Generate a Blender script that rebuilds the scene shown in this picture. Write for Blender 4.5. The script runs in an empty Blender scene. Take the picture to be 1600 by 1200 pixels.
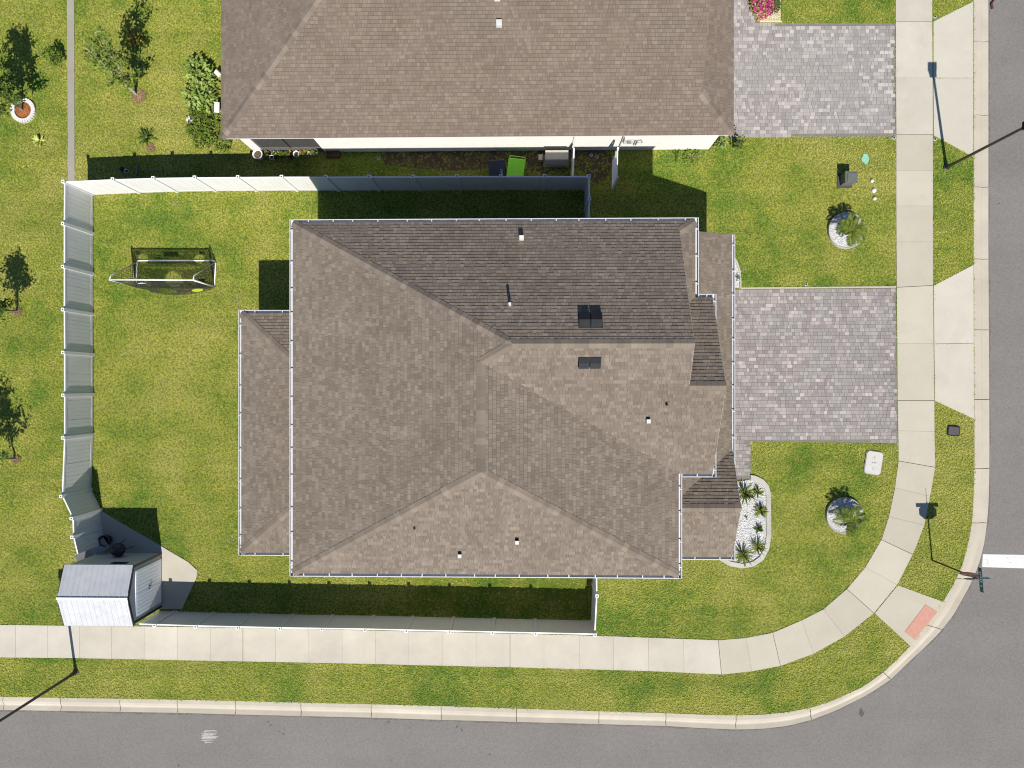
import bpy, bmesh, math, random
import numpy as np
from mathutils import Vector, Matrix

random.seed(7)
np.random.seed(7)
R = math.radians
SC = bpy.context.scene
COL = SC.collection

# ------------------------------------------------------------------ camera, sky, sun, exposure
F_PX, CAM_H, TILT = 1073.0, 29.0, math.atan(22.0 / 1073.0)
cam_data = bpy.data.cameras.new("drone_camera")
cam_data.sensor_width = 36.0
cam_data.lens = 36.0 * F_PX / 1600.0
cam_data.clip_end = 1000.0
cam = bpy.data.objects.new("drone_camera", cam_data)
COL.objects.link(cam)
cam.location = (0, 0, CAM_H)
cam.rotation_euler = (0, TILT, 0)
SC.camera = cam

TAN_EL = 1.16
SUN_EL = math.atan(TAN_EL)
hx, hy = 0.138, -1.0
hl = math.hypot(hx, hy)
SUN_VEC = Vector((hx / hl * math.cos(SUN_EL), hy / hl * math.cos(SUN_EL), math.sin(SUN_EL)))

world = bpy.data.worlds.new("World")
SC.world = world
world.use_nodes = True
wn = world.node_tree
sky = wn.nodes.new("ShaderNodeTexSky")
sky.sky_type = 'NISHITA'
sky.sun_disc = False
sky.sun_elevation = SUN_EL
sky.sun_rotation = math.atan2(hx, hy)
sky.ozone_density = 5.0
sky.dust_density = 0.2
bg = wn.nodes["Background"]
bg.inputs["Strength"].default_value = 0.072
wn.links.new(sky.outputs[0], bg.inputs["Color"])

sun_data = bpy.data.lights.new("sun", 'SUN')
sun_data.energy = 4.5
sun_data.angle = R(0.5)
sun_data.color = (1.0, 0.945, 0.855)
sun = bpy.data.objects.new("sun", sun_data)
COL.objects.link(sun)
sun.location = SUN_VEC * 80
sun.rotation_euler = SUN_VEC.to_track_quat('Z', 'Y').to_euler()

SC.view_settings.view_transform = 'Standard'
SC.view_settings.look = 'None'
SC.view_settings.gamma = 1.0
SC.view_settings.use_curve_mapping = False
SC.view_settings.exposure = 0.85
SC.cycles.filter_width = 1.1

CT, ST = math.cos(TILT), math.sin(TILT)


def at(px, py, z=0.0):
    """World point at height z seen at pixel (px, py) of the 1600x1200 photograph."""
    a, b = (px - 800.0) / F_PX, (600.0 - py) / F_PX
    d = Vector((a * CT - ST, b, -a * ST - CT))
    t = (z - CAM_H) / d.z
    return Vector((d.x * t, d.y * t, z))


# ------------------------------------------------------------------ helpers: meshes
class MB:
    def __init__(self):
        self.v, self.f, self.m = [], [], []

    def poly(self, pts, mi=0):
        n = len(self.v)
        self.v.extend([tuple(p) for p in pts])
        self.f.append(tuple(range(n, n + len(pts))))
        self.m.append(mi)

    def box(self, c, s, rz=0.0, mi=0, rot=None):
        x, y, z = s[0] / 2, s[1] / 2, s[2] / 2
        M = rot if rot is not None else Matrix.Rotation(rz, 3, 'Z')
        n = len(self.v)
        for sx, sy, sz in ((-1, -1, -1), (1, -1, -1), (1, 1, -1), (-1, 1, -1), (-1, -1, 1), (1, -1, 1), (1, 1, 1), (-1, 1, 1)):
            p = M @ Vector((sx * x, sy * y, sz * z)) + Vector(c)
            self.v.append(tuple(p))
        for q in ((0, 3, 2, 1), (4, 5, 6, 7), (0, 1, 5, 4), (1, 2, 6, 5), (2, 3, 7, 6), (3, 0, 4, 7)):
            self.f.append(tuple(n + i for i in q))
            self.m.append(mi)

    def bar(self, p, q, w, h, mi=0, up=Vector((0, 0, 1))):
        """Box beam from p to q, w wide across, h high along up."""
        p, q = Vector(p), Vector(q)
        d = q - p
        L = d.length
        if L < 1e-6:
            return
        d /= L
        u = up
        if abs(d.dot(u)) > 0.98:
            u = Vector((0, 1, 0))
        s = d.cross(u).normalized()
        u = s.cross(d).normalized()
        M = Matrix((d, s, u)).transposed()
        self.box((p + q) / 2, (L, w, h), mi=mi, rot=M)

    def prism(self, pts, z0, z1, mi=0, side=None):
        """pts: list of (x, y), counter-clockwise or not."""
        area = sum(pts[i][0] * pts[(i + 1) % len(pts)][1] - pts[(i + 1) % len(pts)][0] * pts[i][1] for i in range(len(pts)))
        if area < 0:
            pts = pts[::-1]
        k = len(pts)
        n = len(self.v)
        self.v.extend([(p[0], p[1], z1) for p in pts])
        self.v.extend([(p[0], p[1], z0) for p in pts])
        self.f.append(tuple(range(n, n + k)))
        self.m.append(mi)
        self.f.append(tuple(range(n + 2 * k - 1, n + k - 1, -1)))
        self.m.append(mi)
        for i in range(k):
            j = (i + 1) % k
            self.f.append((n + i, n + k + i, n + k + j, n + j))
            self.m.append(mi if side is None else side)

    def tube(self, pts, r, n=8, mi=0, cap=True):
        pts = [Vector(p) for p in pts]
        rs = r if isinstance(r, (list, tuple)) else [r] * len(pts)
        rings = []
        for i, p in enumerate(pts):
            d = (pts[min(i + 1, len(pts) - 1)] - pts[max(i - 1, 0)]).normalized()
            a = Vector((0, 0, 1)) if abs(d.z) < 0.9 else Vector((1, 0, 0))
            s = d.cross(a).normalized()
            u = d.cross(s).normalized()
            base = len(self.v)
            for k in range(n):
                t = 2 * math.pi * k / n
                self.v.append(tuple(p + (s * math.cos(t) + u * math.sin(t)) * rs[i]))
            rings.append(base)
        for a, b in zip(rings, rings[1:]):
            for k in range(n):
                j = (k + 1) % n
                self.f.append((a + k, a + j, b + j, b + k))
                self.m.append(mi)
        if cap:
            self.f.append(tuple(rings[0] + k for k in reversed(range(n))))
            self.m.append(mi)
            self.f.append(tuple(rings[-1] + k for k in range(n)))
            self.m.append(mi)

    def lathe(self, prof, c=(0, 0, 0), n=24, mi=0):
        """prof: list of (radius, z)."""
        rings = []
        for r, z in prof:
            base = len(self.v)
            for k in range(n):
                t = 2 * math.pi * k / n
                self.v.append((c[0] + r * math.cos(t), c[1] + r * math.sin(t), c[2] + z))
            rings.append(base)
        for a, b in zip(rings, rings[1:]):
            for k in range(n):
                j = (k + 1) % n
                self.f.append((a + k, a + j, b + j, b + k))
                self.m.append(mi)

    def mesh(self, name, mats, smooth=False, offset=None):
        me = bpy.data.meshes.new(name)
        v = self.v
        if offset is not None:
            ox, oy, oz = offset
            v = [(a - ox, b - oy, c - oz) for a, b, c in v]
        me.from_pydata(v, [], self.f)
        for m in (mats if isinstance(mats, (list, tuple)) else [mats]):
            me.materials.append(m)
        if any(self.m):
            me.polygons.foreach_set("material_index", self.m)
        if smooth:
            me.polygons.foreach_set("use_smooth", [True] * len(self.f))
        me.update()
        return me


BASE = {}


def link(name, me, parent=None, kind=None):
    o = bpy.data.objects.new(name, me)
    COL.objects.link(o)
    if parent is not None:
        o.parent = parent
    if kind:
        o["kind"] = kind
    return o


def wbase(o):
    p = Vector((0, 0, 0))
    while o is not None:
        p += Vector(o.location)
        o = o.parent
    return p


def put(name, mb, mats, parent=None, smooth=False, kind=None, origin=None):
    """Link a mesh given in world coordinates as one object under parent."""
    pb = wbase(parent) if parent is not None else Vector((0, 0, 0))
    org = Vector(origin) if origin is not None else pb
    me = mb.mesh(name, mats, smooth, org)
    o = link(name, me, parent, kind)
    o.location = org - pb
    return o


def local(name, mb, mats, parent, smooth=False, kind=None):
    return link(name, mb.mesh(name, mats, smooth), parent, kind)


def tag(o, label, cat, group=None):
    o["label"] = label
    o["category"] = cat
    if group:
        o["group"] = group
    return o


def thing(name, label, cat, loc=(0, 0, 0), group=None, rz=0.0):
    o = bpy.data.objects.new(name, None)
    o.empty_display_size = 0.2
    COL.objects.link(o)
    o.location = loc
    o.rotation_euler = (0, 0, rz)
    return tag(o, label, cat, group)


def dup(root, loc, rz=0.0, label=None, scale=None):
    r = root.copy()
    COL.objects.link(r)
    r.location = loc
    r.rotation_euler = (0, 0, rz)
    if scale:
        r.scale = (scale,) * 3
    if label:
        r["label"] = label
    for ch in list(root.children):
        c = ch.copy()
        COL.objects.link(c)
        c.parent = r
        for g in ch.children:
            d = g.copy()
            COL.objects.link(d)
            d.parent = c
    return r


# ------------------------------------------------------------------ helpers: materials
class NT:
    def __init__(self, name, rough=0.9, spec=0.3, metal=0.0):
        self.m = bpy.data.materials.new(name)
        self.m.use_nodes = True
        self.t = self.m.node_tree
        self.b = self.t.nodes["Principled BSDF"]
        self.b.inputs["Roughness"].default_value = rough
        self.b.inputs["Specular IOR Level"].default_value = spec
        self.b.inputs["Metallic"].default_value = metal
        self._pos = None

    def n(self, kind, **kw):
        nd = self.t.nodes.new(kind)
        for k, v in kw.items():
            setattr(nd, k, v)
        return nd

    def l(self, a, b):
        self.t.links.new(a, b)

    def setin(self, sock, v):
        if hasattr(v, "is_output") or isinstance(v, bpy.types.NodeSocket):
            self.l(v, sock)
        elif isinstance(v, (tuple, list)) and len(v) == 3 and sock.type == 'RGBA':
            sock.default_value = (*v, 1.0)
        else:
            sock.default_value = v

    def pos(self):
        if self._pos is None:
            self._pos = self.n("ShaderNodeNewGeometry").outputs["Position"]
        return self._pos

    def noise(self, scale, detail=3.0, rough=0.55, vec=None, dist=0.0):
        nd = self.n("ShaderNodeTexNoise")
        nd.inputs["Scale"].default_value = scale
        nd.inputs["Detail"].default_value = detail
        nd.inputs["Roughness"].default_value = rough
        nd.inputs["Distortion"].default_value = dist
        self.l(vec if vec is not None else self.pos(), nd.inputs["Vector"])
        return nd.outputs["Fac"]

    def scaled(self, sx, sy, sz, rz=0.0):
        mp = self.n("ShaderNodeMapping")
        mp.inputs["Scale"].default_value = (sx, sy, sz)
        mp.inputs["Rotation"].default_value = (0, 0, rz)
        self.l(self.pos(), mp.inputs["Vector"])
        return mp.outputs[0]

    def ramp(self, fac, stops, interp='LINEAR'):
        nd = self.n("ShaderNodeValToRGB")
        nd.color_ramp.interpolation = interp
        el = nd.color_ramp.elements
        while len(el) < len(stops):
            el.new(0.5)
        for e, (p, c) in zip(el, stops):
            e.position = p
            e.color = (*c, 1.0) if len(c) == 3 else c
        self.l(fac, nd.inputs[0])
        return nd.outputs[0]

    def mix(self, fac, a, b, mode='MIX'):
        nd = self.n("ShaderNodeMix", data_type='RGBA', blend_type=mode)
        self.setin(nd.inputs[0], fac)
        self.setin(nd.inputs[6], a)
        self.setin(nd.inputs[7], b)
        return nd.outputs[2]

    def math(self, op, a, b=0.0, clamp=False):
        nd = self.n("ShaderNodeMath", operation=op, use_clamp=clamp)
        self.setin(nd.inputs[0], a)
        self.setin(nd.inputs[1], b)
        return nd.outputs[0]

    def step(self, fac, lo, hi):
        nd = self.n("ShaderNodeMapRange")
        nd.inputs[1].default_value = lo
        nd.inputs[2].default_value = hi
        nd.clamp = True
        self.l(fac, nd.inputs[0])
        return nd.outputs[0]

    def rand(self):
        """0..1 per separate piece, whether it is an island of a mesh or an object of its own."""
        a = self.n("ShaderNodeNewGeometry").outputs["Random Per Island"]
        b = self.n("ShaderNodeObjectInfo").outputs["Random"]
        return self.math('FRACT', self.math('ADD', a, b))

    def color(self, c):
        self.setin(self.b.inputs["Base Color"], c)
        return self

    def bump(self, h, strength=0.3, dist=0.02):
        nd = self.n("ShaderNodeBump")
        nd.inputs["Strength"].default_value = strength
        nd.inputs["Distance"].default_value = dist
        self.l(h, nd.inputs["Height"])
        self.l(nd.outputs[0], self.b.inputs["Normal"])
        return self


KA = 0.86     # overall surface reflectance, balanced against the exposure


def plain(name, c, rough=0.6, spec=0.4, metal=0.0, var=0.12, scale=6.0):
    c = tuple(x * KA for x in c)
    t = NT(name, rough, spec, metal)
    f = t.noise(scale, 4)
    t.color(t.ramp(f, [(0.3, tuple(x * (1 - var) for x in c)), (0.7, tuple(min(1, x * (1 + var)) for x in c))]))
    return t.m


def lawn_mat(name, blades):
    t = NT(name, 0.75 if blades else 0.95, 0.25 if blades else 0.05)
    big = t.noise(0.16, 3)
    mid = t.noise(0.75, 4, vec=None)
    small = t.noise(5.0, 4, 0.65)
    fine = t.noise(17.0, 2)
    k = 1.0 if blades else 0.40
    g1, g2, g3 = (0.146, 0.238, 0.030), (0.292, 0.322, 0.052), (0.378, 0.374, 0.088)
    s = lambda c: tuple(x * k for x in c)
    f = t.math('ADD', t.math('MULTIPLY', big, 0.55), t.math('MULTIPLY', mid, 0.45))
    f = t.math('ADD', f, t.math('MULTIPLY', t.math('SUBTRACT', small, 0.5), 0.35))
    c = t.ramp(f, [(0.38, s(g1)), (0.5, s(g2)), (0.63, s(g3))])
    if blades:
        r = t.rand()
        c = t.mix(1.0, c, t.ramp(r, [(0.0, (0.74, 0.76, 0.72)), (0.45, (0.98, 0.98, 0.96)), (1.0, (1.27, 1.25, 1.34))]), 'MULTIPLY')
    mow = t.noise(1.0, 2, 0.5, vec=t.scaled(0.10, 1.9, 1.0, R(2)))
    c = t.mix(1.0, c, t.ramp(mow, [(0.35, (0.90, 0.93, 0.92)), (0.65, (1.08, 1.06, 1.06))]), 'MULTIPLY')
    dry = t.step(t.noise(1.3, 6, 0.72, dist=0.7), 0.625, 0.70)
    c = t.mix(t.math('MULTIPLY', dry, 0.60), c, s((0.34, 0.30, 0.14)))
    c = t.mix(1.0, c, t.ramp(fine, [(0.3, (0.78, 0.78, 0.78)), (0.7, (1.18, 1.18, 1.18))]), 'MULTIPLY')
    t.color(c)
    if blades:
        tr = t.n("ShaderNodeBsdfTranslucent")
        t.l(c, tr.inputs[0])
        mx = t.n("ShaderNodeMixShader")
        mx.inputs[0].default_value = 0.22
        t.l(t.b.outputs[0], mx.inputs[1])
        t.l(tr.outputs[0], mx.inputs[2])
        t.l(mx.outputs[0], t.t.nodes["Material Output"].inputs[0])
    return t.m


def shingle_mat(name, tint=(1, 1, 1), contrast=1.0):
    t = NT(name, 0.95, 0.12)
    r = t.rand()
    base = (0.1455 * tint[0], 0.1205 * tint[1], 0.0965 * tint[2])
    m = lambda k: tuple(x * (1 + (k - 1) * contrast) for x in base)
    c = t.ramp(r, [(0.0, m(0.80)), (0.3, m(0.92)), (0.6, m(1.0)), (0.85, m(1.09)), (1.0, m(1.22))])
    g = t.noise(120.0, 2, 0.8)
    c = t.mix(1.0, c, t.ramp(g, [(0.3, (0.86, 0.86, 0.86)), (0.7, (1.13, 1.13, 1.13))]), 'MULTIPLY')
    sk = t.step(t.noise(1.6, 5, 0.7, vec=t.scaled(1.0, 0.35, 0.35)), 0.52, 0.72)
    c = t.mix(t.math('MULTIPLY', sk, 0.16), c, tuple(x * 0.62 for x in base))
    p = t.noise(0.7, 4)
    c = t.mix(1.0, c, t.ramp(p, [(0.3, (0.92, 0.91, 0.90)), (0.7, (1.07, 1.07, 1.08))]), 'MULTIPLY')
    t.color(c)
    return t.m


def concrete_mat(name, c, spot=0.5, var=0.10):
    c = tuple(x * KA for x in c)
    t = NT(name, 0.9, 0.2)
    r = t.rand()
    k = t.ramp(r, [(0.0, (0.94, 0.935, 0.925)), (0.6, (1.01, 1.01, 1.0)), (1.0, (1.06, 1.06, 1.06))])
    a = t.noise(0.9, 5, 0.6)
    col = t.ramp(a, [(0.3, tuple(x * (1 - var) for x in c)), (0.72, tuple(x * (1 + var * 0.6) for x in c))])
    col = t.mix(1.0, col, k, 'MULTIPLY')
    fine = t.noise(60.0, 3, 0.7)
    col = t.mix(1.0, col, t.ramp(fine, [(0.3, (0.93, 0.93, 0.93)), (0.7, (1.06, 1.06, 1.06))]), 'MULTIPLY')
    st = t.step(t.noise(2.4, 6, 0.75, dist=1.2), 0.63, 0.76)
    col = t.mix(t.math('MULTIPLY', st, spot * 0.45), col, tuple(x * 0.62 for x in c))
    s2 = t.step(t.noise(0.7, 8, 0.72, dist=0.8), 0.50, 0.66)
    col = t.mix(t.math('MULTIPLY', s2, 0.16), col, tuple(x * 0.70 for x in (c[0], c[1] * 0.98, c[2] * 0.94)))
    t.color(col)
    t.bump(fine, 0.15, 0.004)
    return t.m


def asphalt_mat():
    t = NT("asphalt", 0.92, 0.2)
    a = t.noise(0.35, 5, 0.6)
    c = t.ramp(a, [(0.3, (0.130, 0.121, 0.113)), (0.7, (0.146, 0.136, 0.127))])
    lanes = t.noise(0.5, 3, 0.5, vec=t.scaled(0.12, 1.4, 1.0))
    c = t.mix(1.0, c, t.ramp(lanes, [(0.3, (0.95, 0.95, 0.95)), (0.7, (1.04, 1.04, 1.05))]), 'MULTIPLY')
    f = t.noise(16.0, 4, 0.9)
    c = t.mix(1.0, c, t.ramp(f, [(0.36, (0.82, 0.82, 0.82)), (0.64, (1.18, 1.18, 1.18))]), 'MULTIPLY')
    st = t.step(t.noise(1.1, 6, 0.8, dist=1.5), 0.68, 0.78)
    c = t.mix(t.math('MULTIPLY', st, 0.22), c, (0.07, 0.066, 0.062))
    t.color(c)
    t.bump(f, 0.12, 0.003)
    return t.m


def paver_mat(name, warm):
    t = NT(name, 0.9, 0.2)
    r = t.rand()
    big = t.noise(0.42, 2, 0.5)
    mid = t.noise(1.1, 3, 0.5)
    grey = t.ramp(r, [(0.0, (0.200, 0.194, 0.190)), (0.35, (0.235, 0.226, 0.220)), (0.7, (0.268, 0.257, 0.248)), (0.90, (0.310, 0.297, 0.284)), (1.0, (0.36, 0.343, 0.327))])
    pink = t.ramp(r, [(0.0, (0.205, 0.180, 0.178)), (0.35, (0.245, 0.217, 0.213)), (0.7, (0.285, 0.258, 0.250)), (0.88, (0.355, 0.322, 0.312)), (1.0, (0.43, 0.395, 0.38))])
    dull = t.ramp(r, [(0.0, (0.222, 0.214, 0.206)), (1.0, (0.256, 0.247, 0.238))])
    c = t.mix(t.math('MULTIPLY', t.step(mid, 0.42, 0.58), 0.75) if warm else 0.25, grey, pink)
    c = t.mix(t.math('MULTIPLY', t.step(big, 0.50, 0.66), 0.8), c, dull)
    oil = t.step(t.noise(0.8, 5, 0.7, dist=1.0), 0.60, 0.74)
    c = t.mix(t.math('MULTIPLY', oil, 0.22), c, (0.11, 0.105, 0.10))
    f = t.noise(70.0, 3, 0.7)
    c = t.mix(1.0, c, t.ramp(f, [(0.3, (0.92, 0.92, 0.92)), (0.7, (1.07, 1.07, 1.07))]), 'MULTIPLY')
    kk = 0.86 if warm else 0.97
    c = t.mix(1.0, c, (kk * (1.01 if warm else 1.0), kk * 0.972, kk * 0.955), 'MULTIPLY')
    t.color(c)
    return t.m


def vinyl_mat():
    t = NT("white_vinyl", 0.42, 0.4)
    f = t.noise(1.2, 4)
    c = t.ramp(f, [(0.3, (0.56, 0.56, 0.565)), (0.7, (0.60, 0.60, 0.605))])
    z = t.n("ShaderNodeSeparateXYZ")
    t.l(t.pos(), z.inputs[0])
    low = t.math('SUBTRACT', 1.0, t.math('MULTIPLY', z.outputs[2], 2.6), True)
    gr = t.math('MULTIPLY', low, t.step(t.noise(5.0, 5, 0.7), 0.35, 0.75))
    c = t.mix(t.math('MULTIPLY', gr, 0.7), c, (0.26, 0.25, 0.19))
    t.color(c)
    return t.m


def leaf_mat(name, dark, light, trans=0.25):
    t = NT(name, 0.75, 0.12)
    r = t.rand()
    c = t.ramp(r, [(0.0, dark), (1.0, light)])
    t.color(c)
    tr = t.n("ShaderNodeBsdfTranslucent")
    t.l(c, tr.inputs[0])
    mx = t.n("ShaderNodeMixShader")
    mx.inputs[0].default_value = trans
    t.l(t.b.outputs[0], mx.inputs[1])
    t.l(tr.outputs[0], mx.inputs[2])
    t.l(mx.outputs[0], t.t.nodes["Material Output"].inputs[0])
    return t.m


def stone_mat(name, lo, hi):
    t = NT(name, 0.85, 0.25)
    t.color(t.ramp(t.rand(), [(0.0, lo), (1.0, hi)]))
    return t.m


M = {
    'lawn': lawn_mat("lawn_turf", False),
    'blade': lawn_mat("grass_blade", True),
    'shingle': shingle_mat("brown_shingle"),
    'cap': shingle_mat("ridge_shingle", (1.0, 1.0, 1.0), 1.0),
    'cap_n': shingle_mat("ridge_shingle_pale", (1.0, 0.98, 1.0), 1.4),
    'shingle_n': shingle_mat("grey_brown_shingle", (0.99, 0.955, 0.95), 0.8),
    'walk': concrete_mat("pale_concrete", (0.43, 0.398, 0.338), 0.6),
    'walk_new': concrete_mat("beige_concrete", (0.402, 0.372, 0.304), 0.2, 0.05),
    'apron': concrete_mat("light_concrete", (0.432, 0.408, 0.346), 0.25, 0.05),
    'curb': concrete_mat("curb_concrete", (0.405, 0.367, 0.303), 0.6),
    'strip': concrete_mat("grey_concrete", (0.26, 0.245, 0.21), 0.6),
    'joint': plain("dark_joint", (0.19, 0.175, 0.145), 0.95),
    'asphalt': asphalt_mat(),
    'paint': None, 'paint_old': plain("road_paint", (0.60, 0.60, 0.585), 0.8, var=0.10, scale=9),
    'paver': paver_mat("mixed_paver", True),
    'paver_n': paver_mat("pale_paver", False),
    'sand': plain("joint_sand", (0.16, 0.15, 0.135), 0.95),
    'vinyl': vinyl_mat(),
    'stucco': plain("white_stucco", (0.66, 0.655, 0.63), 0.85, 0.2, var=0.03, scale=3),
    'taupe': plain("beige_stucco", (0.42, 0.39, 0.34), 0.9, 0.2, var=0.04, scale=3),
    'trim': plain("white_trim", (0.64, 0.64, 0.63), 0.5, var=0.03),
    'gutter': plain("white_gutter", (0.50, 0.51, 0.53), 0.4, 0.5, var=0.05),
    'butt': plain("shingle_edge", (0.075, 0.060, 0.049), 0.95),
    'deck': plain("roof_deck", (0.10, 0.08, 0.065), 0.95),
    'dark': plain("dark_metal", (0.016, 0.016, 0.018), 0.45, 0.5),
    'vent': plain("vent_grey", (0.030, 0.031, 0.034), 0.85, 0.15),
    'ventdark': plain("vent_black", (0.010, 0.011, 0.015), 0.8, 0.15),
    'pipe': plain("white_pipe", (0.54, 0.53, 0.51), 0.5),
    'bronze': plain("bronze_pole", (0.030, 0.024, 0.019), 0.5, 0.5),
    'screen': plain("dark_screen", (0.055, 0.052, 0.050), 0.8, 0.2),
    'screenlow': plain("grey_kickplate", (0.11, 0.105, 0.10), 0.7),
    'soil': plain("bare_soil", (0.085, 0.062, 0.040), 0.95, 0.05, var=0.35, scale=2.5),
    'mulch': plain("red_mulch", (0.30, 0.115, 0.045), 0.95, 0.1, var=0.4, scale=25),
    'oldmulch': plain("straw_mulch", (0.25, 0.165, 0.095), 0.95, 0.1, var=0.4, scale=20),
    'stonering': plain("white_stone_ring", (0.55, 0.535, 0.50), 0.9, var=0.1, scale=10),
    'gravel': stone_mat("white_gravel", (0.40, 0.40, 0.39), (0.66, 0.655, 0.64)),
    'gravelbase': plain("gravel_bed", (0.42, 0.42, 0.41), 0.95, var=0.2, scale=30),
    'gravelcream': stone_mat("cream_gravel", (0.34, 0.30, 0.19), (0.60, 0.54, 0.36)),
    'ring': plain("dark_edging", (0.05, 0.05, 0.055), 0.8),
    'edging': concrete_mat("edging_concrete", (0.40, 0.385, 0.35), 0.3),
    'shedroof': None,
    'shedwall': plain("shed_wall", (0.46, 0.45, 0.45), 0.6, var=0.05),
    'sheddoor': plain("shed_door", (0.84, 0.85, 0.88), 0.5, var=0.04),
    'green': plain("lime_plastic", (0.27, 0.72, 0.035), 0.45, var=0.04),
    'navy': plain("navy_plastic", (0.018, 0.022, 0.040), 0.45),
    'grey': plain("grey_plastic", (0.22, 0.22, 0.22), 0.5),
    'beige': plain("beige_metal", (0.42, 0.39, 0.33), 0.55, var=0.05),
    'util': plain("utility_green_grey", (0.10, 0.11, 0.10), 0.5),
    'lid': plain("meter_lid", (0.44, 0.43, 0.40), 0.8, var=0.06),
    'lidmark': plain("lid_mark", (0.20, 0.20, 0.19), 0.8),
    'meterdark': plain("meter_grey", (0.060, 0.056, 0.060), 0.8),
    'red': plain("stop_red", (0.38, 0.018, 0.020), 0.5),
    'signwhite': plain("sign_white", (0.70, 0.70, 0.70), 0.5),
    'alu': plain("aluminium", (0.42, 0.42, 0.43), 0.4, metal=0.6),
    'teal': plain("teal_blade", (0.006, 0.105, 0.105), 0.5),
    'tactile': plain("salmon_mat", (0.44, 0.225, 0.17), 0.85, var=0.06),
    'whitetube': plain("white_tube", (0.66, 0.66, 0.65), 0.35, 0.5),
    'net': plain("black_net", (0.020, 0.020, 0.022), 0.8),
    'yellow': plain("yellow_band", (0.42, 0.45, 0.04), 0.6),
    'bark': plain("grey_bark", (0.20, 0.165, 0.125), 0.9, var=0.25, scale=14),
    'palebark': plain("pale_bark", (0.36, 0.33, 0.27), 0.9, var=0.2, scale=14),
    'leaf': leaf_mat("green_leaf", (0.030, 0.060, 0.010), (0.100, 0.150, 0.025)),
    'leafl': leaf_mat("grass_green_leaf", (0.060, 0.110, 0.015), (0.150, 0.200, 0.030)),
    'leafg': leaf_mat("turf_green_leaf", (0.080, 0.130, 0.018), (0.190, 0.240, 0.040)),
    'leafb': leaf_mat("bright_leaf", (0.120, 0.200, 0.035), (0.300, 0.380, 0.100)),
    'leafy': leaf_mat("yellow_leaf", (0.330, 0.390, 0.070), (0.560, 0.580, 0.190)),
    'leafo': leaf_mat("orange_leaf", (0.19, 0.12, 0.02), (0.33, 0.28, 0.05)),
    'palm': leaf_mat("palm_leaf", (0.050, 0.085, 0.010), (0.170, 0.210, 0.030)),
    'spike': leaf_mat("spiky_leaf", (0.045, 0.070, 0.010), (0.190, 0.210, 0.040), 0.15),
    'magenta': leaf_mat("magenta_petal", (0.30, 0.030, 0.11), (0.56, 0.10, 0.26)),
    'pot': plain("white_pot", (0.58, 0.57, 0.54), 0.6),
    'potdark': plain("brown_pot", (0.10, 0.075, 0.06), 0.7),
    'terra': plain("red_brown_tray", (0.085, 0.028, 0.020), 0.7),
    'cyan': plain("cyan_marking", (0.20, 0.42, 0.30), 0.9),
    'glass': plain("window_glass", (0.03, 0.04, 0.05), 0.1, 0.6),
}
_t = NT("worn_road_paint", 0.85, 0.2)
_n = _t.noise(5.0, 6, 0.75, dist=0.6)
_c = _t.ramp(_t.noise(22.0, 3, 0.7), [(0.3, (0.42, 0.42, 0.41)), (0.7, (0.52, 0.52, 0.51))])
_c = _t.mix(_t.step(_n, 0.60, 0.70), _c, (0.24, 0.23, 0.22))
_t.color(_c)
M['paint'] = _t.m
# ribbed metal roof of the shed
_t = NT("ribbed_metal", 0.35, 0.5)
_w = _t.n("ShaderNodeTexWave")
_w.bands_direction = 'X'
_w.inputs["Scale"].default_value = 4.0
_w.inputs["Distortion"].default_value = 0.4
_t.l(_t.pos(), _w.inputs["Vector"])
_t.color(_t.ramp(_t.noise(2.5, 4), [(0.3, (0.33, 0.34, 0.36)), (0.7, (0.40, 0.405, 0.415))]))
_t.bump(_w.outputs["Fac"], 0.25, 0.012)
M['shedroof'] = _t.m

# ------------------------------------------------------------------ traced outlines of the ground (photo pixels)
CURB_IN = [(1522, -400), (1521, 0), (1521, 200), (1521, 400), (1522, 600), (1522.3, 700), (1522, 745), (1520.5, 785), (1518, 819), (1512.6, 849), (1504, 881), (1491, 910),
           (1474, 939), (1462, 956), (1444, 982), (1422, 1009), (1402, 1030), (1380, 1050), (1350, 1072), (1300, 1095), (1265, 1106), (1230, 1112.5), (1190, 1116.5), (1150, 1117.5), (1100, 1116.5),
           (1040, 1114), (935, 1111), (800, 1106.5), (690, 1103), (580, 1100), (470, 1097.5), (390, 1095.5), (277, 1093), (188, 1091.5), (95, 1090), (0, 1088.5), (-500, 1080)]
CURB_OUT = [(1545, -400), (1544, 0), (1544, 200), (1544, 400), (1545.3, 600), (1545.6, 700), (1545.4, 745), (1544.2, 787), (1541.6, 819), (1537, 852), (1528.5, 884), (1516, 913),
            (1499, 944), (1487, 964.5), (1467, 989), (1444, 1012), (1421, 1033), (1392, 1061), (1358, 1084), (1304, 1111), (1268, 1124.5), (1230, 1134), (1190, 1138.5), (1150, 1139.5), (1100, 1137.5),
            (1040, 1134), (935, 1131), (800, 1127.5), (690, 1124.5), (580, 1121), (470, 1118.5), (390, 1116.5), (277, 1113.5), (188, 1112), (95, 1110.5), (0, 1109), (-500, 1100)]
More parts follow.
